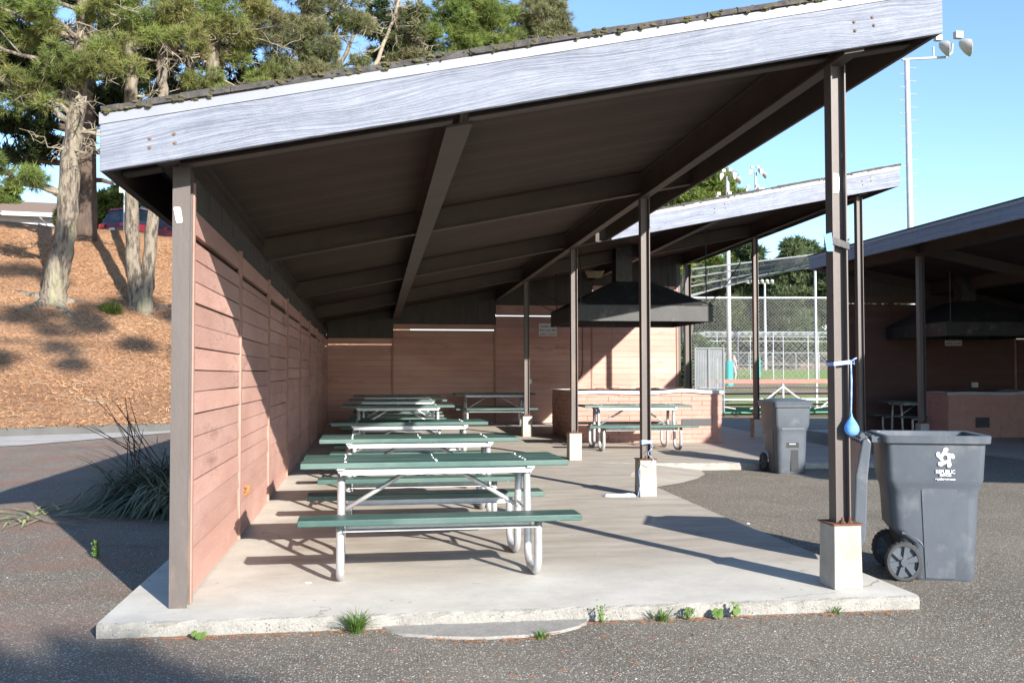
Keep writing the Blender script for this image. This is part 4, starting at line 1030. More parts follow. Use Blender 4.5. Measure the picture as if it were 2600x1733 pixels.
for k in range(10): mb.sphere((14.08 + jit(.05), 19.2 + jit(.03), 2.75 - k * .045), .03, 6, 4, jit=.4)
tag(mb.build('rope_with_rags', M['signw']), 'grey rope with pale rags hanging from the ceiling of the right hand shelter', 'rope')

# ------------------------------------------------------------------ light poles
def lamp_head(mb_name, parent, x, y, z, s_=1.0, az=0):
    """floodlight: box ballast above a bowl"""
    o = MB(); c, sn = math.cos(az), math.sin(az)
    prof = [(0, .10), (.05, .16), (.16, .25), (.30, .33), (.44, .36), (.46, .34)]
    loops = []
    for d, r_ in prof:
        loops.append([(x + s_ * (d * c * .8 - r_ * math.cos(a) * sn), y + s_ * (d * sn * .8 - .3 * d + r_ * math.cos(a) * c), z + s_ * (-d * .55 + r_ * math.sin(a))) for a in [2 * math.pi * k / 14 for k in range(14)]])
    o.loft(loops)
    h = o.build(mb_name, M['lampmetal'], parent, auto=40)
    o = MB(); o.box(x - .2 * s_, x + .12 * s_, y - .12 * s_, y + .12 * s_, z + .22 * s_, z + .5 * s_); o.build('ballast', M['lampmetal'], h)
    return h
LPt = thing('light_pole', 'tall pale light pole with climbing pegs and twin floodlights, rising above the right hand shelter', 'light pole', (28.75, 50, .4))
mb = MB(); mb.tube([(0, 0, 0), (-.02, 0, 9), (-.08, 0, 18.0)], [.20, .165, .13], 16); mb.build('pole', M['whitem'], LPt, smooth=True)
z = 5
while z < 17.5:
    mb = MB(); mb.tube([(-.55, 0, z + .0), (-.05, 0, z)], .022, 5); mb.build('climbing_peg', M['galv'], LPt)
    mb = MB(); mb.tube([(.02, 0, z + .35), (.48, 0, z + .35)], .022, 5); mb.build('climbing_peg', M['galv'], LPt); z += .72
mb = MB(); mb.tube([(-.35, 0, 18.0), (0, 0, 18.05), (2.2, 0, 18.25), (2.55, 0, 18.5), (2.62, 0, 19.0)], .07, 8); mb.tube([(1.5, 0, 18.15), (1.48, 0, 18.8)], .05, 8); mb.build('cross_arm', M['whitem'], LPt)
lamp_head('floodlight', LPt, 1.75, -.1, 18.85, 1.15, -.4); lamp_head('floodlight', LPt, 2.95, -.1, 19.0, 1.3, -.3)
def cluster_pole(x, y, z0, z1, lab, pad=True, s_=1.0):
    t = thing('light_pole', lab, 'light pole', (x, y, z0), 0, 'floodlight poles beside the ball field')
    mb = MB(); mb.tube([(0, 0, 0), (0, 0, z1 - z0)], [.15 * s_, .10 * s_], 12); mb.build('pole', M['whitem'], t, smooth=True)
    if pad:
        mb = MB(); mb.tube([(0, 0, .0), (0, 0, 1.5)], .22 * s_, 16); mb.build('pad', M['teal'], t, smooth=False)
    h = z1 - z0
    for dx, dz, a in ((-.25, .1, 2.6), (.45, -.1, 0), (-.55, -1.25, 2.9), (.5, -1.45, -.2), (.15, .15, -.8), (.1, -1.2, -1)):
        lamp_head('floodlight', t, dx * s_, -.1, h + dz * s_, .62 * s_, a)
    return t
cluster_pole(20.3, 55, .6, 12.8, 'floodlight pole with a teal padded foot, nearer one, just left of the slim rear post')
cluster_pole(28.0, 70, 1.05, 16.3, 'farther floodlight pole with a teal padded foot, seen just right of the slim rear post', s_=1.05)
t = thing('light_pole', 'distant thin light pole carrying a level row of small floodlights', 'light pole', (40.9, 100, 1.6), 0, 'floodlight poles beside the ball field')
mb = MB(); mb.tube([(0, 0, 0), (0, 0, 9.4)], [.16, .1], 10); mb.tube([(-2.1, 0, 9.35), (1.0, 0, 9.35)], .06, 6); mb.build('pole', M['whitem'], t)
for k in range(6):
    mb = MB(); mb.sphere((-2 + k * .55, -.1, 9.55), .22, 8, 6, (1, 1.3, 1)); mb.build('floodlight', M['lampmetal'], t)

# ------------------------------------------------------------------ backstop, fences, bleachers
def wire_panel(mb, P, Q, z0, z1, pitch=.075, w=.0045, lean=0):
    """chain link: crossing diagonal wires between vertical lines at P and Q (xy); lean tips the top toward -y"""
    P = Vector(P); Q = Vector(Q); L_ = (Q - P).length; H = z1 - z0; d = (Q - P) / L_
    def pt(u, v):
        q = P + d * u; return Vector((q.x, q.y - lean * v / H, z0 + v))
    nrm = Vector((-d.y, d.x, 0)) * w
    k = -H
    while k < L_:
        for s_ in (1, -1):
            u0 = k; v0 = 0; u1 = k + H; v1 = H
            if u0 < 0: v0 = -u0; u0 = 0
            if u1 > L_: v1 = H - (u1 - L_); u1 = L_
            if v1 > v0:
                a, b_ = (pt(u0, v0), pt(u1, v1)) if s_ > 0 else (pt(L_ - u0, v0), pt(L_ - u1, v1))
                e = (b_ - a).normalized().cross(Vector((-d.y, d.x, 0))) * w
                mb.add([a - e, a + e, b_ + e, b_ - e], [(0, 1, 2, 3)])
        k += pitch * 1.414
BS = thing('backstop', 'tall chain link backstop with a leaning pipe framed canopy by the ball field', 'backstop', (0, 0, 0))
mb = MB(); wire_panel(mb, (11.6, 36), (18.6, 36), .15, 4.25, .095, .0022); mb.build('chain_link', M['wire'], BS)
mb = MB()
for x in (11.7, 16.75, 18.6): mb.tube([(x, 36, .1), (x, 36, 5.5 if x > 12 else 4.9)], .055, 8)
mb.tube([(11.6, 36, 4.22), (18.6, 36, 4.28)], .04, 8); mb.tube([(11.6, 36, .2), (18.6, 36, .2)], .03, 6)
mb.build('pipe_frame', M['whitem'], BS)
mb = MB()
def cp(u, v): # canopy surface: u along, v from back edge to lip
    a = Vector((11.7, 36, 4.3)).lerp(Vector((17.4, 36, 5.75)), u); b_ = Vector((11.4, 34.6, 5.15)).lerp(Vector((17.0, 34.4, 5.85)), u)
    return a.lerp(b_, v)
for u in np.linspace(0, 1, 10): mb.tube([cp(u, 0), cp(u, .5), cp(u, 1)], .022, 6)
for v in (0, .35, .7, 1): mb.tube([cp(u, v) for u in np.linspace(0, 1, 6)], .03, 6)
mb.tube([(11.7, 36, 4.25), (14.3, 36, 5.05), (17.5, 36, 5.6)], .035, 6)
for k in range(90):
    for s_ in (0, 1):
        u = k / 90; u2 = min(1, u + .16)
        if u + .16 > 1: continue
        a = cp(u, s_); b_ = cp(u2, 1 - s_); e = Vector((0, 0, .004)); mb.add([a - e, b_ - e, b_ + e, a + e], [(0, 1, 2, 3)])
mb.build('canopy', M['wire'], BS)
FE = thing('chain_fence', 'grey slatted chain link fence panel just right of the back wall corner', 'fence', (0, 0, 0))
mb = MB()
for k in range(16): x = 10.2 + k * .055; mb.box(x, x + .043, 30.6, 30.61, .1, 2.15)
mb.build('slats', mat('fence_slats', (.20, .215, .225), (.16, .175, .185), ns=3, rough=.6), FE)
mb = MB()
for x in (10.15, 10.6, 11.1): mb.tube([(x, 30.58, 0), (x, 30.58, 2.2)], .03, 8)
mb.tube([(10.15, 30.58, 2.18), (11.1, 30.58, 2.18)], .025, 6); mb.tube([(10.15, 30.58, .9), (11.1, 30.58, .9)], .02, 6); mb.build('rails', M['wire'], FE)
OF = thing('outfield_fence', 'long low chain link outfield fence with pipe posts across the far side of the field', 'fence', (0, 0, 0))
mb = MB(); wire_panel(mb, (30, 96), (75, 96), 1.75, 3.5, .34, .006); mb.build('chain_link', M['wire'], OF)
mb = MB()
for k in range(19): mb.tube([(30 + 2.5 * k, 96, 1.7), (30 + 2.5 * k, 96, 3.55)], .05, 6)
mb.tube([(30, 96, 3.52), (75, 96, 3.52)], .045, 6); mb.tube([(30, 96, 2.3), (75, 96, 2.3)], .03, 6); mb.build('rails', M['wire'], OF)
CG = thing('batting_cage', 'white pipe batting cage with a flat netted top, beyond the person on the field', 'cage', (0, 0, 0))
mb = MB()
for x in (21.2, 23.5, 25.9, 28.3, 30.9):
    for y in (62, 66): mb.tube([(x, y, .9), (x, y, 4.1)], .028, 6)
for y in (62, 64, 66): mb.tube([(21.2, y, 4.1), (30.9, y, 4.1)], .024, 6)
for k in range(20): mb.tube([(21.2 + k * .51, 62, 4.1), (21.2 + k * .51, 66, 4.0)], .02, 5)
for z in (3.5, 3.8): mb.tube([(21.2, 62, z), (30.9, 62, z)], .02, 5)
mb.build('pipe_frame', M['whitem'], CG)
mb = MB(); wire_panel(mb, (21.2, 66), (30.9, 66), .95, 4.0, .3, .004); mb.build('netting', M['wire'], CG)
# bleachers seen from behind
BL = thing('bleachers', 'low galvanised bleachers seen from behind, topped with a faded red plank', 'bleachers', (0, 0, 0))
x0, x1 = 10.55, 20.5
for (y, z, m_, nm, h, d) in ((30.9, 1.12, 'redplank', 'back_plank', .13, .04), (31.1, .90, 'brownplank', 'seat_plank', .05, .25), (31.6, .70, 'brownplank', 'seat_plank', .05, .25), (32.1, .48, 'brownplank', 'seat_plank', .05, .25), (31.35, .52, 'galvflat', 'foot_plank', .05, .25), (31.9, .33, 'brownplank', 'foot_plank', .05, .3)):
    mb = MB(); mb.box(x0 + (0 if nm == 'back_plank' else .2), x1, y - d / 2, y + d / 2, z - h / 2, z + h / 2); mb.build(nm, M[m_], BL)
for k in range(5):
    x = 11.0 + k * 2.25; mb = MB()
    mb.tube([(x, 30.95, 1.1), (x, 30.95, -.05)], .035, 6); mb.tube([(x, 30.95, .95), (x - .95, 30.97, .25)], .03, 6)
    if k % 2: mb.tube([(x, 30.95, .95), (x + .95, 30.97, .25)], .03, 6)
    mb.tube([(x, 31, .95), (x, 32.3, .3)], .03, 6); mb.tube([(x, 32.3, .35), (x, 32.3, -.05)], .03, 6); mb.tube([(x, 30.98, -.03), (x, 32.3, -.03)], .03, 6)
    mb.tube([(x - .9, 31.6, .2), (x + .9, 31.62, .5)], .02, 6); mb.tube([(x - .9, 31.66, .5), (x + .9, 31.68, .2)], .02, 6)
    mb.build('frame', M['galvflat'], BL)
mb = MB(); mb.box(x0, x1, 32.9, 32.95, 0, .20); tag(mb.build('low_board_wall', M['greenboard']), 'low green board wall just behind the bleachers', 'board wall')

# ------------------------------------------------------------------ person on the field
def skin_person(loc, rz, lab):
    t = thing('person', lab, 'person', loc, rz)
    J = {'pel': (0, 0, .95, .14), 'chest': (0, .03, 1.30, .17), 'neck': (0, .05, 1.47, .065), 'head': (0, .08, 1.58, .10), 'crown': (0, .08, 1.70, .085),
         'shl': (.17, .03, 1.40, .07), 'ell': (.24, .0, 1.13, .045), 'hal': (.24, .12, .90, .035), 'shr': (-.17, .03, 1.40, .07), 'elr': (-.24, -.06, 1.14, .045), 'har': (-.23, -.02, .88, .035),
         'hil': (.10, 0, .90, .10), 'knl': (.12, .10, .50, .065), 'anl': (.12, .02, .09, .045), 'tol': (.12, .17, .04, .04), 'hir': (-.10, 0, .90, .10), 'knr': (-.11, .02, .50, .065), 'anr': (-.11, -.18, .11, .045), 'tor': (-.11, -.05, .04, .04)}
    E_ = [('pel', 'chest'), ('chest', 'neck'), ('neck', 'head'), ('head', 'crown'), ('chest', 'shl'), ('shl', 'ell'), ('ell', 'hal'), ('chest', 'shr'), ('shr', 'elr'), ('elr', 'har'), ('pel', 'hil'), ('hil', 'knl'), ('knl', 'anl'), ('anl', 'tol'), ('pel', 'hir'), ('hir', 'knr'), ('knr', 'anr'), ('anr', 'tor')]
    def mk(name, keys, m_, grow=1.0, parent=t):
        ks = [k for k in J if k in keys]; me = bpy.data.meshes.new(name)
        me.from_pydata([J[k][:3] for k in ks], [(ks.index(a), ks.index(b_)) for a, b_ in E_ if a in ks and b_ in ks], [])
        o = bpy.data.objects.new(name, me); COL.objects.link(o); o.parent = parent
        o.modifiers.new('skin', 'SKIN'); me.materials.append(m_)
        for i, k in enumerate(ks): me.skin_vertices[0].data[i].radius = (J[k][3] * grow,) * 2; me.skin_vertices[0].data[i].use_root = (i == 0)
        s_ = o.modifiers.new('sub', 'SUBSURF'); s_.levels = 1; s_.render_levels = 1
        return o
    mk('body', list(J), M['skin'])
    mk('shirt', ['pel', 'chest', 'shl', 'ell', 'shr', 'elr'], M['shirt'], 1.12)
    mk('trousers', ['pel', 'hil', 'knl', 'anl', 'hir', 'knr', 'anr'], M['trouser'], 1.15)
    mb = MB(); mb.sphere((0, .05, 1.67), .11, 10, 6, (1, 1.1, .8)); mb.build('hair', mat('hair', (.25, .22, .2)), t, smooth=True)
    return t
skin_person((22.4, 60, gz(22.4, 60)), R(-60), 'person in a grey top and light trousers walking on the ball field')

# ------------------------------------------------------------------ trees
NP = np.random.default_rng(5)
def unit(a): return a / np.maximum(np.linalg.norm(a, axis=1, keepdims=True), 1e-9)
def tufts(C, D, k=12, ln=.22, wd=.016, spread=.75, tint=None):
    """C (n,3) tuft roots, D (n,3) axis; k needles each -> V,F,tint"""
    n = len(C)
    dirs = np.repeat(D, k, 0) + NP.normal(0, spread, (n * k, 3)); dirs = unit(dirs)
    Lh = ln * NP.uniform(.7, 1.25, (n * k, 1))
    side = unit(np.cross(dirs, NP.normal(0, 1, (n * k, 3)))) * wd * NP.uniform(.7, 1.3, (n * k, 1))
    B = np.repeat(C, k, 0) + NP.normal(0, ln * .12, (n * k, 3))
    V = np.stack([B - side, B + side, B + dirs * Lh], 1).reshape(-1, 3)
    F = np.arange(n * k * 3).reshape(-1, 3)
    tn = np.repeat(tint if tint is not None else NP.uniform(.75, 1.3, n), k * 3)
    return V, F, tn
def crown_points(blobs, dens, clump=.55):
    """blobs: (x,y,z,rx,ry,rz,weight) -> tuft roots grouped into clumps"""
    C = []; D = []; Tn = []; cl = []
    for (x, y, z, rx, ry, rz, w) in blobs:
        nc = max(3, int(w * dens * (rx * ry * rz) ** (2 / 3) * 7.5))
        for _ in range(nc):
            u = NP.normal(0, 1, 3); u /= np.linalg.norm(u); q = NP.uniform(.35, 1) ** .5
            c = np.array([x + u[0] * rx * q, y + u[1] * ry * q, z + u[2] * rz * q]); cl.append(c)
            m = int(NP.uniform(40, 70)); r_ = clump * NP.uniform(.6, 1.25)
            e = NP.normal(0, 1, (m, 3)); e = unit(e) * (NP.uniform(.2, 1, (m, 1)) ** .5) * r_ * np.array([1, 1, .62])
            C.append(c + e); D.append(unit(e * np.array([1, 1, 1.2]) + np.array([0, 0, .35 * r_]))); Tn.append(np.clip(NP.uniform(.7, 1.25) + NP.normal(0, .12, m), .45, 1.6))
    return np.concatenate(C), np.concatenate(D), np.concatenate(Tn), cl
def wobble(p, q, n, a, rr):
    p, q = Vector(p), Vector(q); o = []
    for i in range(n + 1):
        t = i / n; v = p.lerp(q, t)
        if 0 < i < n: v += Vector((rr.gauss(0, a), rr.gauss(0, a), rr.gauss(0, a)))
        o.append(v)
    return o
def pine(name, lab, trunks, blobs, leaf='needle', bark='bark', dens=1.0, seed=1, needle=(12, .24, .016), clump=.55, dead=0, group=None, cat='tree', limbr=.10, limb_drop=1.2, roots=0, dead_z=None, deadlen=2.6):
    rr = random.Random(seed); t = thing(name, lab, cat, (trunks[0][0][0], trunks[0][0][1], trunks[0][0][2]), 0, group)
    o = Vector(t.location)
    mb = MB()
    for tk in trunks:
        pts = [Vector(p[:3]) for p in tk]; rs = [p[3] for p in tk]; P = []; Q = []
        for i in range(len(pts) - 1):
            n = 6
            for k in range(n):
                u = k / n; v = pts[i].lerp(pts[i + 1], u) + Vector((rr.gauss(0, .02), rr.gauss(0, .02), 0)) ; P.append(v - o); Q.append((rs[i] * (1 - u) + rs[i + 1] * u) * rr.uniform(.94, 1.07))
        P.append(pts[-1] - o); Q.append(rs[-1]); mb.tube(P, Q, 14)
    for k in range(roots):
        a = 2 * math.pi * k / roots + .4 - 1.2; r0 = trunks[0][0][3]; b_ = Vector(trunks[0][0][:3])
        e = b_ + Vector((math.cos(a), math.sin(a), 0)) * r0 * 3.2; e.z = hz(e.x, e.y) - .03
        mb.tube([b_ - o + Vector((0, 0, .35)), (b_ + (e - b_) * .45) - o + Vector((0, 0, .12)), e - o], [r0 * .7, r0 * .45, .05], 8)
    trunk = mb.build('trunk', M[bark], t, smooth=True)
    def trunk_at(z, j):
        tk = trunks[j]
        for i in range(len(tk) - 1):
            if tk[i][2] <= z <= tk[i + 1][2]:
                u = (z - tk[i][2]) / (tk[i + 1][2] - tk[i][2]); return Vector(tk[i][:3]).lerp(Vector(tk[i + 1][:3]), u)
        return Vector(tk[-1][:3])
    C, D, Tn, cl = crown_points(blobs, dens, clump)
    mb = MB()
    for b_ in blobs:
        c = Vector(b_[:3]); j = min(range(len(trunks)), key=lambda j: (trunk_at(c.z, j) - c).length)
        d = (trunk_at(c.z, j) - c).length; s_ = trunk_at(c.z - min(limb_drop, .5 * d) * rr.uniform(.2, 1), j)
        P = wobble(s_, c, 5, .06 * d ** .5, rr); r0 = limbr * rr.uniform(.7, 1.2) * min(1.3, .5 + d / 5)
        mb.tube([p - o for p in P], [r0 * (1 - .8 * i / 5) + .012 for i in range(6)], 7)
        near = sorted(cl, key=lambda q: (Vector(q) - c).length)[:max(3, int(len(cl) / len(blobs)))]
        for q in near:
            q = Vector(q)
            if (q - c).length < max(b_[3:6]) * 1.2:
                st = P[rr.choice((3, 4, 5))]; W_ = wobble(st, q, 3, .08, rr); mb.tube([p - o for p in W_], [.035, .026, .018, .010], 5)
    mb.build('limbs', M[bark], trunk)
    if dead:
        mb = MB()
        for k in range(dead):
            j = rr.randrange(len(trunks)); z0, z1 = dead_z or (trunks[j][0][2] + 3, trunks[j][-1][2] - 1); s_ = trunk_at(rr.uniform(z0, z1), j)
            a = rr.uniform(0, 2 * math.pi); L_ = deadlen * rr.uniform(.5, 1.2); e = s_ + Vector((math.cos(a) * L_, math.sin(a) * L_, rr.uniform(-.35, .35) * L_))
            P = wobble(s_, e, 6, .09, rr); mb.tube([p - o for p in P], [.05, .042, .034, .027, .02, .014, .007], 5)
            for m_ in range(9):
                st = P[rr.randrange(2, 7)]; q = st + Vector((rr.gauss(0, .4), rr.gauss(0, .4), rr.gauss(-.05, .3))); W_ = wobble(st, q, 3, .05, rr); mb.tube([p - o for p in W_], [.017, .013, .009, .005], 4)
                for _ in range(2):
                    q2 = W_[2] + Vector((rr.gauss(0, .18), rr.gauss(0, .18), rr.gauss(0, .16))); mb.tube([p - o for p in (W_[2], q2)], [.008, .004], 3)
        mb.build('dead_branches', M['deadwood'], trunk)
    V, F, tn = tufts(C - np.array(o)[None], D, needle[0], needle[1], needle[2], tint=Tn)
    npmesh('crown', V, F, M[leaf], t, tn)
    return t
B_ = lambda x, y, z, r_, rz=None, w=1, ry=None: (x, y, z, r_, ry or r_, rz or r_ * .65, w)
# T1: big pine at the left
pine('pine_tree', 'tall pine with a thick pale trunk at the left, leaning slightly right',
     [[(-10.35, 33.9, 3.4, .46), (-10.25, 33.85, 4.3, .38), (-9.94, 33.8, 5.9, .33), (-9.83, 33.8, 8.2, .30), (-9.62, 33.8, 10.05, .27), (-9.5, 33.8, 12.2, .24), (-9.45, 33.8, 13.7, .22), (-9.3, 33.8, 19, .1)]],
     [B_(-11.4, 33.6, 12.95, 1.15, .75, 1.3), B_(-10.35, 33.0, 12.7, .75, .6, 1.1), B_(-11.6, 33.3, 10.45, .9, .55, 1.2), B_(-10.75, 33.2, 10.3, .6, .45), B_(-9.15, 32.6, 11.45, 1.0, .6, 1.4), B_(-8.35, 32.9, 11.6, .95, .6, 1.4), B_(-8.75, 33, 13.4, .9, .45), B_(-12.3, 33, 13.3, 1.0, .8), B_(-11.0, 33.4, 13.9, 1.2, .6, 1.3), B_(-9.9, 32.8, 10.9, .5, .35), B_(-12.2, 33.6, 8.0, .7, .4, .5), B_(-11.2, 33.0, 7.55, .9, .35, .35), B_(-12.3, 33.2, 12.0, .8, .6),
      B_(-8.2, 34, 15.5, 1.6, 1), B_(-11, 34, 15.8, 1.8, 1), B_(-9.4, 33.4, 18.4, 1.8, 1.2), B_(-13.3, 34, 14.2, 1.4, .8), B_(-13.6, 34, 10.9, 1.1, .6)],
     'needle', 'bark', 1.0, 21, (15, .24, .0095), .5, dead=16, dead_z=(8.6, 13.5), roots=5, limbr=.12)
# T3: forked pine
pine('pine_tree', 'forked pine with two pale stems from one base, beside the corner of the shelter roof',
     [[(-7.9, 34.9, 3.1, .40), (-7.97, 34.85, 3.9, .26), (-8.12, 34.8, 6.66, .215), (-8.16, 34.8, 10.65, .2), (-8.2, 34.8, 12.2, .2), (-8.25, 34.8, 17.5, .08)],
      [(-7.72, 34.8, 3.4, .34), (-7.62, 34.8, 4.3, .23), (-7.40, 34.8, 6.96, .195), (-7.13, 34.8, 10.84, .17), (-7.2, 34.8, 12.3, .17), (-7.0, 34.8, 17, .07)]],
     [B_(-7.45, 34.2, 12.95, .9, .55, 1.3), B_(-7.9, 34.3, 13.4, .7, .5), B_(-6.4, 34.4, 13.3, .9, .6, 1.3), B_(-6.55, 34.2, 12.35, .75, .5, 1.2), B_(-8.8, 34.4, 13.9, .8, .5), B_(-6.9, 34.5, 14.6, 1.2, .7), B_(-8.2, 34.6, 16, 1.6, 1), B_(-6.2, 34.6, 16.6, 1.6, 1)],
     'needle', 'bark', 1.0, 22, (15, .24, .0095), .5, dead=9, dead_z=(10.6, 13.5), roots=4)
# T4
pine('pine_tree', 'pine with a straight grey trunk showing above the left third of the shelter roof',
     [[(-6.15, 40, 5.8, .42), (-6.25, 40, 10, .34), (-6.3, 40, 13, .30), (-6.35, 40, 16, .24), (-6.4, 40, 21, .1)]],
     [B_(-6.9, 39.5, 14.6, 1.0, .7, 1.3), B_(-6.1, 39.3, 15.0, .9, .6, 1.2), B_(-5.4, 39.5, 14.2, .9, .5, 1.1), B_(-6.7, 39.3, 12.7, .8, .45), B_(-4.5, 39.4, 12.75, 1.0, .35, 1.0), B_(-3.6, 39.5, 13.1, .9, .35), B_(-5.3, 39.6, 15.9, 1.0, .5), B_(-7.3, 40, 16.6, 1.3, .7), B_(-5.6, 40, 18.5, 2, 1.2), B_(-5.9, 39.1, 12.05, .7, .22, .8)],
     'needle', 'bark', 1.2, 23, (15, .25, .0105), .5, dead=10, dead_z=(12, 16.5))
# slim dark pine between them
pine('pine_tree', 'slim brown trunked pine half hidden between the forked pine and the straight grey one',
     [[(-7.8, 43, 6.6, .3), (-7.85, 43, 12, .24), (-7.7, 43, 15, .2), (-7.7, 43, 19, .1)]],
     [B_(-8.6, 43, 15.3, 1.1, .7), B_(-7.1, 43, 16.2, 1.1, .7), B_(-7.7, 43, 18, 1.6, 1)], 'needlegray', 'bark', .9, 24, (10, .26, .016), .55, dead=10, dead_z=(11.5, 16))
# grey green pine mass
pine('pine_tree', 'broad grey green pine full of bare twigs above the middle of the roof',
     [[(-3.3, 44, 6.5, .4), (-3.3, 44, 12, .32), (-3.0, 44, 16, .26), (-3.0, 44, 22, .1)]],
     [B_(-4.6, 43.6, 16.3, 1.3, .9, 1.3), B_(-3.1, 43.5, 16.8, 1.4, .9, 1.3), B_(-3.5, 43.3, 15.3, 1.3, .8, 1.3), B_(-2.2, 43.4, 15.7, 1.0, .7, 1.2), B_(-4.1, 43.3, 14.2, 1.0, .55, 1.2), B_(-2.9, 43.2, 14.0, 1.1, .5, 1.2), B_(-1.9, 43.3, 14.35, 1.0, .4, 1.1), B_(-1.5, 43.8, 17.3, 1.2, .8), B_(-5.6, 44, 17.6, 1.2, .8), B_(-.5, 44, 16.9, .8, .45, .6), B_(-3.1, 44.2, 19.5, 2.6, 1.6)],
     'needlegray', 'bark', 1.05, 25, (14, .26, .011), .55, dead=16, dead_z=(13.5, 18), deadlen=3.2)
# pale slender tree
pine('pine_tree', 'slender pale branched tree against the sky gap above the roof',
     [[(-1.9, 50, 7, .28), (-1.95, 50, 14, .2), (-1.9, 50, 17, .17), (-1.95, 50, 20, .09)], [(-1.85, 50, 16.5, .12), (-1.2, 49.8, 18, .09), (-.6, 49.7, 19.2, .04)]],
     [B_(-2.6, 50, 19.6, 1.1, .6), B_(-1.4, 50, 20.2, 1.0, .6), B_(-.6, 49.8, 18.9, .5, .3, .5), B_(-2.6, 50.2, 17, .7, .3, .5), B_(-1.0, 50, 16.9, .5, .25, .5)], 'needlegray', 'bark', .8, 26, (9, .25, .016), .5, dead=12, dead_z=(15.5, 19.5), deadlen=1.8)
def cypress(lab, x, y, z0, H, blobs, seed, lean=0, dead=4):
    return pine('cypress_tree', lab, [[(x, y, z0, .5), (x + lean * .3, y, z0 + H * .4, .38), (x + lean, y, z0 + H, .12)]], blobs, 'cypress', 'barkdark', 1.15, seed, (9, .34, .034), .6, dead=dead, limbr=.13, limb_drop=.6)
cypress('dark cypress with a near black trunk just behind the thick pale pine', -11.25, 40.7, 6.3, 13,
        [B_(-14.8, 41, 11.4, 1.4, .28, 1.2), B_(-13.2, 41, 11.0, 1.2, .25, 1.1), B_(-15.5, 41.4, 12.6, 1.2, .35), B_(-13.9, 41.3, 12.5, 1.1, .35), B_(-12.3, 41.5, 12.1, .9, .3), B_(-10.0, 41, 11.6, .8, .28), B_(-9.5, 41, 10.4, .9, .25), B_(-10.2, 41.4, 13.3, 1.0, .4), B_(-12.2, 41.6, 14.3, 1.4, .6), B_(-14.8, 41.5, 14.6, 1.5, .6), B_(-9.6, 41.4, 15, 1.2, .5), B_(-11.2, 41.5, 17.5, 2.2, 1.2), B_(-9.2, 41, 9.2, .5, .3, .8), B_(-14.2, 41, 10.1, 1.1, .2, .8), B_(-13.2, 41.4, 13.4, 1.3, .6, 1.3), B_(-10.4, 41.4, 12.4, 1.0, .5, 1.2), B_(-14.6, 41.4, 13.5, 1.4, .6, 1.3), B_(-12.6, 41.2, 10.4, .8, .2), B_(-9.1, 41.2, 14.2, 1.0, .6, 1.2)], 31, dead=12)
cypress('dark cypress filling the gap behind the forked pine and the grey trunk', -7.2, 47, 6.8, 13,
        [B_(-8.9, 47, 14.2, 1.2, .6), B_(-10.7, 47.2, 13.0, 1.2, .5), B_(-5.4, 46.6, 15.0, 1.1, .45, 1.3), B_(-4.4, 46.6, 14.6, 1.0, .4, 1.3), B_(-6.9, 47, 14.1, 1.1, .5), B_(-7.4, 47, 16.8, 1.6, 1), B_(-10.4, 47, 15.8, 1.4, .8), B_(-3.6, 46.6, 14.5, .7, .35, 1.0), B_(-8.0, 47, 12.9, 1, .3)], 32)
cypress('dark cypress just right of the sky gap above the roof', 1.2, 54, 7, 16,
        [B_(.6, 54, 19.0, .9, .7, 1.2), B_(1.6, 54, 20.4, 1.2, .9, 1.2), B_(.5, 54, 21.0, .8, .6), B_(1.5, 54.2, 18.8, .9, .7, 1.2), B_(2.4, 54, 19.5, .9, .9, 1.2), B_(.0, 54, 19.9, .4, .4, .8)], 33)
# leaning dead stem
pine('dead_tree', 'leaning bare pale stem crossing the sky gap above the roof', [[(-1.0, 50, 14.0, .15), (.0, 50, 16.9, .11), (.9, 50, 19.2, .08), (1.4, 50, 21, .05)]], [B_(.9, 50, 17.2, .4, .2, .4)], 'needlegray', 'deadwood', .7, 27, (9, .25, .016), .35, dead=9, dead_z=(15, 20), deadlen=2.4)
# right hand crowns above the roof
pine('pine_tree', 'grey green pine with bare twigs left of the bright pine crown', [[(2.3, 50.5, 7, .35), (2.3, 50.5, 16, .25), (2.3, 50.5, 22, .1)]],
     [B_(1.9, 50, 18.6, .9, .7, 1.2), B_(2.1, 50, 17.3, 1.0, .6, 1.2), B_(1.9, 50, 19.8, .9, .7, 1.1), B_(2.8, 50, 16.8, .9, .4)], 'needlegray', 'bark', 1.1, 28, (10, .26, .017), .5, dead=12, dead_z=(16, 20), deadlen=1.8)
pine('pine_tree', 'bright green pine with a dense rounded crown above the roof centre', [[(5.3, 52, 6, .45), (5.3, 52, 16, .33), (5.4, 52, 24, .1)]],
     [B_(3.9, 51.3, 18.9, 1.2, .9, 1.4), B_(5.2, 51, 19.5, 1.3, 1.0, 1.5), B_(4.4, 51.3, 20.4, 1.2, .9, 1.4), B_(5.9, 51.2, 20.6, 1.3, .9, 1.4), B_(6.5, 51.2, 19.3, 1.1, .8, 1.4), B_(5.5, 51, 18.2, 1.4, .6, 1.4), B_(3.7, 51.3, 17.5, 1.0, .5, 1.2), B_(6.8, 51.4, 18.4, .9, .5, 1.2), B_(5.2, 51.6, 22, 2, 1.1, 1.2)],
     'needle2', 'bark', 1.15, 29, (13, .27, .013), .5, dead=3, dead_z=(17, 20))
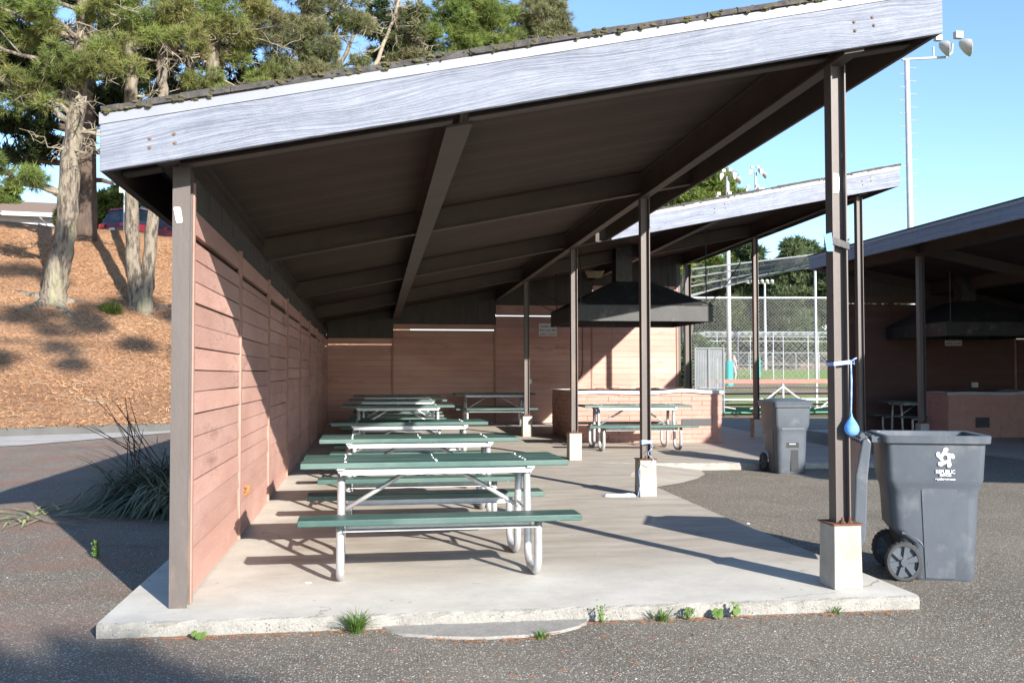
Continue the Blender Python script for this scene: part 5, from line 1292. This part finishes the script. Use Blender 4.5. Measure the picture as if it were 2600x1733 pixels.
pine('pine_tree', 'darker pine whose ragged crown ends at the open sky above the roof', [[(8.6, 53, 6, .45), (8.6, 53, 17, .33), (8.7, 53, 25, .1)]],
     [B_(7.6, 52.4, 20.3, 1.0, .8, 1.4), B_(8.6, 52.4, 20.9, 1.2, .9, 1.4), B_(9.5, 52.4, 20.4, .9, .7, 1.4), B_(8.3, 52.3, 19.4, 1.1, .6, 1.4), B_(9.5, 52.5, 19.2, .9, .4, 1.2), B_(10.3, 52.5, 21.1, .7, .35, 1.1), B_(10.1, 52.5, 19.9, .5, .3), B_(10.3, 52.4, 18.9, .5, .18, 1), B_(9.2, 52.6, 21.7, 1.1, .6, 1.2), B_(8.3, 52.8, 23, 1.6, 1)],
     'needlegray', 'bark', 1.15, 30, (13, .27, .013), .45, dead=3, dead_z=(17, 20))
# big tree behind the rear roof
pine('pine_tree', 'big green tree behind the rear roof, left of the two floodlight clusters', [[(29, 90, 1.8, .6), (29, 90, 12, .45), (30.5, 90, 22, .12)]],
     [B_(30.8, 89.5, 19.3, 2.3, 1.6, 1.4), B_(32.6, 89.5, 17.6, 2.0, 1.3, 1.4), B_(29.4, 89.3, 17.2, 2.1, 1.3, 1.4), B_(27.6, 89.3, 15.6, 1.9, 1.2, 1.3), B_(31.2, 89, 16.2, 2.2, 1.3, 1.4), B_(33.6, 89.5, 16, 1.6, 1.0, 1.2), B_(26.2, 89.5, 14.2, 1.8, 1, 1.2), B_(29.6, 89, 14.4, 2.4, 1.2, 1.3), B_(31.2, 89.8, 21.2, 1.2, .8), B_(27.6, 89.5, 11.6, 1.6, .7, .9), B_(31.5, 89.5, 12, 1.2, .6, .6)],
     'needle2', 'bark', 1.1, 34, (10, .5, .045), .85, dead=3, dead_z=(8, 12))

# far tree line beyond the field: individual trees built once per kind, then copied
def far_tree(name, lab, H, cw, seed, leaf='farleaf', tiers=6, bare=.35):
    rr = random.Random(seed); bl = []
    for k in range(tiers):
        z = H * (bare + (1 - bare) * k / (tiers - .4)); w = cw * (1 - .45 * k / tiers) * rr.uniform(.75, 1.2)
        for j in range(3): a = rr.uniform(0, 6.28); bl.append((math.cos(a) * w * .5, math.sin(a) * w * .5, z + rr.uniform(-.6, .6), w * .62, w * .62, H * .06, 1.0))
    return pine(name, lab, [[(0, 0, 0, .32), (rr.uniform(-.3, .3), 0, H * .5, .22), (rr.uniform(-.5, .5), 0, H * .97, .06)]], bl, leaf, 'bark', .42, seed, (7, .75, .11), 1.0, dead=3, dead_z=(H * .25, H * .6), group='trees beyond the ball field')
pa = far_tree('pine_tree', 'tall open pine in the tree line beyond the field', 15, 2.9, 51, 'farleaf', 6, .5)
pb = far_tree('pine_tree', 'rounded dark tree in the tree line beyond the field', 12, 4.2, 52, 'farleaf', 5, .2)
pc = far_tree('pine_tree', 'pale green low tree in the tree line beyond the field', 9, 3.8, 53, 'farleaf2', 4, .12)
rr = random.Random(77); first = {0: pa, 1: pb, 2: pc}; used = set()
LABS = ['tall open pine in the tree line beyond the field', 'rounded dark tree in the tree line beyond the field', 'pale green low tree in the tree line beyond the field']
spots = []
x = 38
while x < 84: spots.append((x, rr.uniform(122, 150), rr.choice((0, 0, 1, 2, 0)))); x += rr.uniform(1.9, 3.3)
for k in range(8): spots.append((rr.uniform(33, 50), rr.uniform(100, 115), rr.choice((2, 1)))) if 0 else None
for k in range(26): spots.append((60 + k * 2.4 + rr.uniform(-1, 1), rr.uniform(175, 200), rr.choice((0, 1, 1, 2))))
spots += [(52, 135, 0), (57.5, 128, 1), (61, 124, 0), (64, 138, 0)]
for (x, y, k) in spots:
    o = first[k]; z = gz(x, y); s_ = rr.uniform(.8, 1.2) * (1.08 if k == 0 else 1)
    if k not in used: used.add(k); o.location = (x, y, z); o.rotation_euler = (0, 0, rr.uniform(0, 6)); o.scale = (s_,) * 3
    else: q = dup(o, (x, y, z), rr.uniform(0, 6)); q.scale = (s_,) * 3
# shrub beside the slatted fence, hedge bushes at the hill top, left green tree
def bush(name, lab, x, y, z, r_, h, leaf, seed, size=.12, w=.03, n=9):
    rr = random.Random(seed); t = thing(name, lab, 'bush', (x, y, z))
    bl = [(rr.uniform(-.5, .5) * r_, rr.uniform(-.4, .4) * r_, h * rr.uniform(.3, .8), r_ * .5, r_ * .5, h * .28, 1.6) for _ in range(n)]
    C, D, Tn, cl = crown_points(bl, 1.2, max(.25, r_ * .22)); V, F, tn = tufts(C, D, 7, size, w, tint=Tn); npmesh('foliage', V, F, M[leaf], t, tn)
    mb = MB()
    for k in range(6): mb.tube([(0, 0, -.1), (rr.uniform(-.4, .4) * r_, rr.uniform(-.3, .3) * r_, h * .6)], [.05, .02], 5)
    mb.build('stems', M['bark'], t); return t
bush('bush', 'dark green bush beyond the slatted fence panel', 14.6, 45, .3, 1.3, 2.6, 'farleaf', 61, .3, .06)
bush('bush', 'yellow green bush at the top of the bank between dark trunk and forked pine', -15.2, 57, 7.0, 2.2, 4.4, 'shrub', 62, .35, .05)
bush('bush', 'yellow green bush at the top of the bank beside the red car', -13.6, 58, 7.0, 2.0, 3.9, 'shrub', 63, .35, .05)
bush('bush', 'green tree top at the far left edge above the white house', -23.4, 66, 10.6, 1.5, 2.6, 'needle2', 64, .35, .05)
bush('bush', 'little green weed clump by the foot of the forked pine', -8.5, 34.0, hz(-8.5, 34.0) - .05, .22, .2, 'shrub', 65, .15, .012, 3)
# a tall tree outside the frame behind the camera; its crown throws the soft shade patches
pine('pine_tree', 'tall pine standing behind the viewpoint, throwing soft shade on the bank', [[(3, -16, -.1, .4), (3, -16, 12, .28), (4.2, -14.5, 24, .1)]],
     [B_(6.15, -12.55, 6.9, .75, .3, 5.5), B_(9.5, -10.5, 21.8, 2.0, .8, .8), B_(12, -9, 22.5, 1.7, .7, .8), B_(7, -11, 22, 1.6, .7, .8), B_(10, -14, 20.6, 1.6, .6, .8), B_(13.6, -12, 21.2, 1.3, .5, .8), B_(8, -8, 23.4, 1.5, .6, .7)], 'needle', 'bark', .7, 35, (10, .3, .03), .6)

# ------------------------------------------------------------------ strap leaved clump by the wall
def strips(n, c, rad, ln, seed, up=(.6, 1.1), wd=.012, droop=1.0, rad2=.25):
    g = np.random.default_rng(seed); V = []; F = []; T = []; k = 0
    for i in range(n):
        a = g.uniform(0, 2 * math.pi); r0 = g.uniform(0, rad2); L_ = ln * g.uniform(.6, 1.2); el = g.uniform(*up); dr = droop * g.uniform(.6, 1.4); tn = g.uniform(.5, 1.5)
        p = np.array([c[0] + math.cos(a) * r0, c[1] + math.sin(a) * r0, c[2]]); a += g.uniform(-.5, .5); w = wd * g.uniform(.6, 1.3); sd = np.array([-math.sin(a), math.cos(a), 0])
        sgm = 7
        for j in range(sgm + 1):
            f = 1 - (j / sgm) ** 2; V += [p - sd * w * f, p + sd * w * f]; T += [tn, tn]
            e = el - dr * (j / sgm) * 1.6; p = p + np.array([math.cos(a) * math.cos(e), math.sin(a) * math.cos(e), math.sin(e)]) * L_ / sgm; p[2] = max(p[2], c[2] + .012)
            if j < sgm: F.append((k, k + 1, k + 3, k + 2))
            k += 2
    return np.array(V), np.array(F), np.array(T)
FX = thing('flax_clump', 'dark clump of long strap leaves in the shade outside the board wall', 'plant', (-2.4, 11.3, -.08))
allV = []; allF = []; allT = []; off = 0
for (cx, cy, n, L_, sd) in ((.2, 0, 700, 1.0, 1), (.5, .5, 700, 1.15, 2), (-.1, .4, 560, 1.0, 3), (.5, -.4, 520, .9, 4), (.4, 1.2, 500, 1.2, 6)):
    V, F, T_ = strips(n, (cx, cy, 0), .3, L_, sd, (.35, 1.35), .012, 1.25, .42); allV.append(V); allF.append(F + off); allT.append(T_); off += len(V)
AV = np.concatenate(allV); AV[:, 0] = np.where(AV[:, 0] > 1.02, 1.02 - (AV[:, 0] - 1.02) * .3, AV[:, 0])
npmesh('leaves', AV, np.concatenate(allF), M['flax'], FX, np.concatenate(allT))
mb = MB(); rr = random.Random(4)
for k in range(16):
    a = rr.uniform(2, 4.2); L_ = rr.uniform(.9, 1.35); mb.tube([(.0 + rr.uniform(-.3, .4), rr.uniform(-.2, .5), .1), (math.cos(a) * .25, rr.uniform(-.1, .4), L_ * .6), (math.cos(a) * rr.uniform(.2, .8), rr.uniform(-.2, .5), L_ * .9)], [.006, .005, .003], 5)
mb.build('flower_stalks', M['barkdark'], FX)
# cut fronds on the asphalt
V, F, T_ = strips(130, (-3.4, 10.6, -.066), .8, 1.9, 9, (.0, .08), .012, .3, 1.5); V[:, 2] = np.minimum(V[:, 2], -.03)
V[:, 1] = 10.7 + (V[:, 1] - 10.7) * .35
FR = npmesh('cut_fronds', V, F, mat('dry_strap_leaf', (.34, .36, .14), (.2, .22, .1), ns=3, rough=.6, vc=True), None, T_); tag(FR, 'cut yellow green strap leaves lying on the asphalt beside the clump', 'cut leaves', kind='stuff')

# loose pebbles standing proud of the worn asphalt
g = np.random.default_rng(12); n = 15000
yy_ = 4.2 + 9 * g.random(n) ** 1.7; xx_ = g.uniform(-1, 1, n) * (yy_ * .62 + .5) + yy_ * .13
keep = ~((xx_ > -1.52) & (xx_ < 3.33) & (yy_ > 5.33)); xx_, yy_ = xx_[keep], yy_[keep]; n = len(xx_)
r_ = g.uniform(.0015, .0042, n) * (1 + (g.random(n) > .97) * .8)
oc = np.array([[1, 0, 0], [0, 1, 0], [-1, 0, 0], [0, -1, 0], [0, 0, .75]])
ca, sa = np.cos(g.uniform(0, 6.28, n)), np.sin(g.uniform(0, 6.28, n))
P_ = oc[None] * r_[:, None, None] * g.uniform(.65, 1.4, (n, 5, 1))
V = np.stack([P_[..., 0] + xx_[:, None], P_[..., 1] + yy_[:, None], P_[..., 2] - .0795], -1).reshape(-1, 3)
F = (np.arange(n)[:, None, None] * 5 + np.array([[0, 1, 4], [1, 2, 4], [2, 3, 4], [3, 0, 4]])[None]).reshape(-1, 3)
tag(npmesh('pebbles', V, F, mat('pebble', (.58, .55, .48), (.26, .24, .21), ns=60, detail=2, rough=.8, vc=True), None, np.repeat(g.uniform(.35, 1.3, n), 5)), 'pale loose pebbles strewn over the worn asphalt in the foreground', kind='stuff')

# weeds and litter along the front edge of the floor
def weed(name, lab, x, y, n, L_, seed, kind='grass'):
    t = MB(); g = random.Random(seed)
    if kind == 'grass':
        V, F, T_ = strips(n, (0, 0, 0), .02, L_, seed, (.7, 1.5), .0028, .7, .035)
        o = npmesh(name, V, F, M['weed']); o.location = (x, y, -.078)
    else:
        for k in range(n):
            a = g.uniform(0, 6.28); h = g.uniform(.02, L_); r_ = g.uniform(.012, .024) if kind == 'leaf' else g.uniform(.005, .009)
            c = Vector((math.cos(a) * g.uniform(0, .035), -.01 + math.sin(a) * .02, h)); nrm = Vector((g.uniform(-.5, .5), -1, g.uniform(.2, .9))).normalized(); u = nrm.orthogonal().normalized(); w = nrm.cross(u)
            pts = [c + (u * math.cos(b_) + w * math.sin(b_) * .75) * r_ for b_ in [2 * math.pi * j / 10 for j in range(10)]]
            t.add([tuple(c + nrm * .003)] + [tuple(p) for p in pts], [(0, 1 + j, 1 + (j + 1) % 10) for j in range(10)]); t.tube([(0, 0, 0), c], .0015, 4)
        o = t.build(name, M['weed'], loc=(x, y, -.078))
    return tag(o, lab, 'weed', 'weeds along the front edge of the floor')
weed('grass_tuft', 'largest bright green grass tuft, at the left part of the front floor edge', -.09, 5.63, 190, .15, 1)
weed('grass_tuft', 'small grass tuft in front of the spilled concrete patch', .90, 5.36, 60, .06, 2)
weed('weed', 'upright weed with a dark stem, just right of the spilled concrete patch', 1.30, 5.64, 26, .11, 3, 'small')
weed('grass_tuft', 'pointed grass tuft between the small leafy weeds, right of centre', 1.66, 5.64, 70, .11, 4)
weed('weed', 'low feathery weed at the right half of the floor edge', 1.82, 5.64, 34, .07, 5, 'small')
weed('weed', 'round leaved weed, lower one of the pair near the right footing', 2.0, 5.64, 7, .045, 6, 'leaf')
weed('weed', 'round leaved weed, taller one of the pair near the right footing', 2.10, 5.64, 11, .10, 7, 'leaf')
weed('grass_tuft', 'tiny yellowish tuft near the right end of the front floor edge', 2.74, 5.66, 30, .06, 8)
weed('weed', 'three lobed little weed at the left end of the front floor edge', -.93, 5.60, 9, .04, 9, 'leaf')
weed('weed', 'scraggly weed alone on the asphalt left of the floor', -2.15, 8.2, 60, .14, 10, 'small')
mb = MB(); rr = random.Random(9)
for k in range(520):
    x = rr.uniform(-1.3, 3.2); y = 5.66 - abs(rr.gauss(0, .035)) - (.29 * math.exp(-((x - .65) / .42) ** 4) if 0 < x < 1.3 else 0); a = rr.uniform(-.6, .6); l = rr.uniform(.01, .035)
    mb.obox((x, y, -.073), (l, .0022, .002), Matrix.Rotation(a, 3, 'Z'))
for k in range(260):
    x = rr.uniform(-3, 4.2); y = rr.uniform(4.4, 5.5) if rr.random() < .6 else rr.uniform(5.5, 11)
    if -1.55 < x < 3.4 and y > 5.5: continue
    mb.obox((x, y, -.074), (rr.uniform(.02, .06), .002, .002), Matrix.Rotation(rr.uniform(0, 3.1), 3, 'Z'))
tag(mb.build('needle_litter', M['litter']), 'reddish dry pine needles gathered along the floor edge and over the asphalt', 'litter', kind='stuff')
g = np.random.default_rng(31); n = 42000
s_a = g.uniform(-14, 13, n); t_a = 16 * g.random(n) ** 1.15 - .12; V = np.zeros((n, 4, 3)); 
px_ = F0.x + Fd.x * s_a + Fn.x * t_a; py_ = F0.y + Fd.y * s_a + Fn.y * t_a
pz_ = np.array([hz(a, b_) for a, b_ in zip(px_, py_)]) + g.uniform(.0, .07, n) * (t_a > .6)
d1 = g.normal(0, 1, (n, 3)) * np.array([1, 1, .55]); d1 /= np.linalg.norm(d1, axis=1, keepdims=True); d2 = np.cross(d1, g.normal(0, 1, (n, 3))); d2 /= np.linalg.norm(d2, axis=1, keepdims=True)
la = g.uniform(.02, .075, (n, 1)); lb = g.uniform(.004, .012, (n, 1)); c_ = np.stack([px_, py_, pz_ + .02], 1)
for i, (a, b_) in enumerate(((-1, -1), (1, -1), (1, 1), (-1, 1))): V[:, i] = c_ + d1 * la * a + d2 * lb * b_
tag(npmesh('bark_chips', V.reshape(-1, 3), np.arange(n * 4).reshape(-1, 4), mat('bark_chip', (.44, .245, .13), (.33, .175, .09), (.52, .32, .18), ns=1.2, rough=.9, vc=True), None, np.repeat(g.uniform(.65, 1.2, n), 4)), 'loose orange and brown bark chips covering the bank', kind='stuff')
mb = MB(); rr = random.Random(19)
for k in range(340):
    s_ = rr.uniform(-14, 12); t_ = rr.uniform(.4, 15); p = F0 + Fd * s_ + Fn * t_; z = hz(p.x, p.y) + .05; l = rr.uniform(.1, .5); a = rr.uniform(0, 3.14)
    mb.tube([(p.x, p.y, z), (p.x + math.cos(a) * l * .5, p.y + math.sin(a) * l * .2, z + .02 + math.sin(a) * l * .08), (p.x + math.cos(a) * l, p.y + math.sin(a) * l * .4, hz(p.x + math.cos(a) * l, p.y + math.sin(a) * l * .4) + .05)], [.01, .008, .005], 4)
tag(mb.build('fallen_twigs', M['deadwood']), 'pale fallen twigs scattered over the mulched bank', 'twigs', kind='stuff')
# upright small things: scrap of paper on the asphalt near slab
for x, y, lab in ((3.55, 9.15, 'white scrap on the asphalt by the right edge of the floor'), (-.42, 6.62, 'white round spot of litter on the floor left of the nearest table')):
    mb = MB(); z = -.078 if x > 3 else .001; mb.prism([(x + .02 * math.cos(a) * rnd.uniform(.7, 1.2), y + .018 * math.sin(a)) for a in [k * math.pi / 4 for k in range(8)]], z, z + .004); tag(mb.build('litter_scrap', M['paper']), lab, 'litter')

# ------------------------------------------------------------------ house, car at the top of the bank
HO = thing('house', 'white single storey house with a brown roof at the top of the bank, far left', 'house', (-24, 62, 7.0), R(8))
mb = MB(); mb.box(-6, 8.2, 0, 8, 0, 3.95); mb.build('wall', M['housew'], HO)
mb = MB(); P = [(-6.6, -.7, 3.95), (8.9, -.7, 3.95), (8.9, 8.6, 3.95), (-6.6, 8.6, 3.95), (-6.6, 4, 5.35), (6.4, 4, 5.35)]
mb.add(P, [(0, 1, 5, 4), (1, 2, 5), (2, 3, 4, 5), (3, 0, 4), (3, 2, 1, 0)]); rf = mb.build('roof', M['houseroof'], HO)
mb = MB(); mb.box(-6.6, 8.9, -.74, -.70, 3.75, 4.0); mb.build('gutter', M['whitem'], rf)
mb = MB(); mb.tube([(4.3, -.7, 3.7), (4.6, -.3, 3.35), (4.75, -.06, 3.0), (4.75, -.06, 0)], .05, 6); mb.build('downpipe', M['whitem'], HO)
for x in (-2.6, 1.4):
    mb = MB(); mb.box(x, x + 1.4, -.03, .02, 1.3, 2.6); w = mb.build('window', M['whitem'], HO); mb = MB(); mb.box(x + .08, x + 1.32, -.036, -.028, 1.38, 2.52); mb.build('pane', M['glass'], w)
mb = MB(); mb.hexa([(-5, -3, 4.15), (2.3, -3, 3.85), (2.3, -1, 3.85), (-5, -1, 4.15), (-5, -3, 4.35), (2.3, -3, 3.92), (2.3, -1, 3.92), (-5, -1, 4.35)]); mb.build('porch_roof', M['wood_o'], HO)
H2 = thing('house', 'white gabled garage with a sloping eave behind the dark trunk and the red car', 'house', (-15.2, 60, 6.75), R(0))
mb = MB(); n = [(-1.6, 0, 0), (6, 0, 0), (6, 0, 2.9), (2.5, 0, 2.9), (.4, 0, 3.35), (-1.6, 0, 4.75)]
mb.add(n + [(x, 8, z) for x, y, z in n], [tuple(range(6)), tuple(reversed(range(6, 12)))] + [(i, 6 + i, 6 + (i + 1) % 6, (i + 1) % 6) for i in range(6)]); mb.build('wall', M['housew'], H2)
mb = MB(); mb.hexa([(-1.7, -.3, 4.82), (.9, -.3, 3.1), (.9, 8.3, 3.1), (-1.7, 8.3, 4.82), (-1.7, -.3, 5.0), (.9, -.3, 3.28), (.9, 8.3, 3.28), (-1.7, 8.3, 5.0)]); mb.build('roof', M['whitem'], H2)
mb = MB(); mb.box(.9, 6.4, -.2, 8.2, 2.92, 3.1); mb.build('flat_roof', M['houseroof'], H2)
mb = MB(); mb.box(-.9, 1.3, -.04, .02, 0, 2.3); mb.build('garage_door', M['signw'], H2)
H3 = thing('house', 'white house roof slope showing to the right of the red car', 'house', (-10.4, 56, 7.0), R(0))
mb = MB(); mb.hexa([(-2.2, 0, 3.3), (3.5, 0, .9), (3.5, 5, .9), (-2.2, 5, 3.3), (-2.2, 0, 3.55), (3.5, 0, 1.15), (3.5, 5, 1.15), (-2.2, 5, 3.55)]); mb.build('roof', M['whitem'], H3)
mb = MB(); mb.hexa([(-2.0, .3, 0), (3.2, .3, 0), (3.2, 4.7, 0), (-2, 4.7, 0), (-2, .3, 3.2), (3.2, .3, 1.0), (3.2, 4.7, 1.0), (-2, 4.7, 3.2)]); mb.build('wall', M['housew'], H3)
SG = thing('street_sign', 'small grey street sign just left of the forked pine, above the red car', 'sign', (-11.3, 47, 6.9))
mb = MB(); mb.tube([(0, .03, 0), (0, .03, 3.3)], .03, 6); mb.build('pole', M['galv'], SG); mb = MB(); mb.box(-.22, .2, 0, .02, 2.75, 3.3); mb.build('panel', M['galvflat'], SG)

def make_car(name, lab, loc, rz, paint, scale=1.0):
    t = thing(name, lab, 'car', loc, rz); 
    # x forward, profile in xz swept across y with tumblehome
    low = [(-2.25, .42), (-2.28, .75), (-2.2, 1.02), (1.05, 1.0), (2.0, .86), (2.3, .66), (2.32, .38), (1.9, .28), (-1.9, .28)]
    def shell(prof, yw0, yw1, zsplit):
        mb = MB(); n = len(prof); A = []
        for s_ in (-1, 1): A += [(x, s_ * (yw0 if z < zsplit else yw1), z) for x, z in prof]
        mb.add(A, [tuple(reversed(range(n))), tuple(range(n, 2 * n))] + [(i, (i + 1) % n, n + (i + 1) % n, n + i) for i in range(n)]); return mb
    shell(low, .90, .87, .9).build('body', M[paint], t, bevel=.06)
    top = [(-2.16, 1.0), (-1.85, 1.66), (-1.5, 1.74), (.0, 1.72), (.35, 1.62), (1.15, .99)]
    mb = MB(); n = len(top); A = []
    for s_ in (-1, 1): A += [(x, s_ * (.86 if z < 1.2 else .70), z) for x, z in top]
    mb.add(A, [tuple(reversed(range(n))), tuple(range(n, 2 * n))] + [(i, (i + 1) % n, n + (i + 1) % n, n + i) for i in range(n)]); mb.build('windows', M['glass'], t, bevel=.03)
    mb = MB(); mb.hexa([(-1.88, -.71, 1.66), (.1, -.71, 1.70), (.1, .71, 1.70), (-1.88, .71, 1.66), (-1.8, -.64, 1.76), (.0, -.64, 1.76), (.0, .64, 1.76), (-1.8, .64, 1.76)])
    for s_ in (-1, 1):
        for (xa, xb, za) in ((-2.0, -1.75, 0), (-.9, -.8, 0), (.12, .2, 0)):
            mb.hexa([(xa - .06, s_ * .865 - .01, 1.0), (xb, s_ * .865 - .01, 1.0), (xb, s_ * .865 + .01, 1.0), (xa - .06, s_ * .865 + .01, 1.0), (xa + .14, s_ * .715 - .01, 1.69), (xb + .12, s_ * .715 - .01, 1.69), (xb + .12, s_ * .715 + .01, 1.69), (xa + .14, s_ * .715 + .01, 1.69)])
    mb.build('roof', M[paint], t)
    for s_ in (-1, 1):
        mb = MB(); mb.box(-2.31, -2.2, min(s_ * .5, s_ * .86), max(s_ * .5, s_ * .86), .78, .98); mb.build('tail_lamp', M['tail'], t, bevel=.02)
        for x in (-1.4, 1.4):
            mb = MB(); mb.tube([(x, s_ * .70, .34), (x, s_ * .91, .34)], .34, 18); w = mb.build('wheel', M['tire'], t); mb = MB(); mb.tube([(x, s_ * .90, .34), (x, s_ * .92, .34)], .2, 12); mb.build('rim', M['galv'], w)
    mb = MB(); mb.box(-2.315, -2.28, -.18, .18, .62, .76); mb.build('number_plate', M['signw'], t)
    mb = MB(); mb.box(-1.7, -.1, -.55, -.52, 1.77, 1.80); mb.box(-1.7, -.1, .52, .55, 1.77, 1.80); mb.build('roof_rails', M['galv'], t)
    return t
c1 = make_car('parked_car', 'dark red estate car parked at the top of the bank behind the forked pine', (-10.7, 49.6, 7.38), R(56), 'carred')
c2 = make_car('parked_car', 'small white car parked far off below the trees beyond the ball field, leftmost', (122, 318, gz(0, 318)), R(10), 'carwhite'); c2['group'] = 'cars parked beyond the ball field'
for x, lab in ((141, 'small white car parked far off beyond the ball field, between the others'), (160, 'small white car parked far off beyond the ball field, rightmost'), (129, 'small white car far off beyond the ball field, next to the leftmost')):
    dup(c2, (x, 318 + (x % 2), gz(x, 318)), R(170), lab)

# ------------------------------------------------------------------ world, sun, camera
lx, ly, lz = .45, -1.0, .428
el = math.atan2(lz, math.hypot(lx, ly)); az = math.atan2(lx, ly)      # azimuth from +Y toward +X
W = bpy.data.worlds.new('World'); S.world = W; W.use_nodes = True; nt = W.node_tree
sky = nt.nodes.new('ShaderNodeTexSky'); sky.sky_type = 'NISHITA'; sky.sun_disc = False; sky.sun_elevation = el; sky.sun_rotation = az
sky.air_density = 1.0; sky.dust_density = .2; sky.ozone_density = 3.6; sky.altitude = 50
bg = nt.nodes['Background']; bg.inputs['Strength'].default_value = .13; nt.links.new(sky.outputs[0], bg.inputs[0])
sd = bpy.data.lights.new('sun', 'SUN'); sd.energy = 5.0; sd.angle = R(.53); sd.color = (1, .93, .84)
so = bpy.data.objects.new('sun', sd); COL.objects.link(so); so.rotation_euler = Vector((lx, ly, lz)).to_track_quat('Z', 'Y').to_euler()
cd = bpy.data.cameras.new('camera'); cam = bpy.data.objects.new('camera', cd); COL.objects.link(cam)
cd.sensor_width = 36; cd.lens = 34.898; cd.clip_start = .05; cd.clip_end = 2000
yaw, pitch, roll = 0.138267, 0.033297, -0.0016728
cam.location = (0, 0, 1.35)
cy, sy = math.cos(yaw), math.sin(yaw)
fw = Vector((sy * math.cos(pitch), cy * math.cos(pitch), math.sin(pitch))); rt = Vector((cy, -sy, 0)); up = rt.cross(fw)
r2 = rt * math.cos(roll) + up * math.sin(roll); u2 = r2.cross(fw)
cam.matrix_world = Matrix(((r2.x, u2.x, -fw.x, 0), (r2.y, u2.y, -fw.y, 0), (r2.z, u2.z, -fw.z, 1.35), (0, 0, 0, 1)))
S.camera = cam
S.view_settings.view_transform = 'Standard'; S.view_settings.look = 'None'; S.view_settings.exposure = 1.15; S.view_settings.gamma = 1
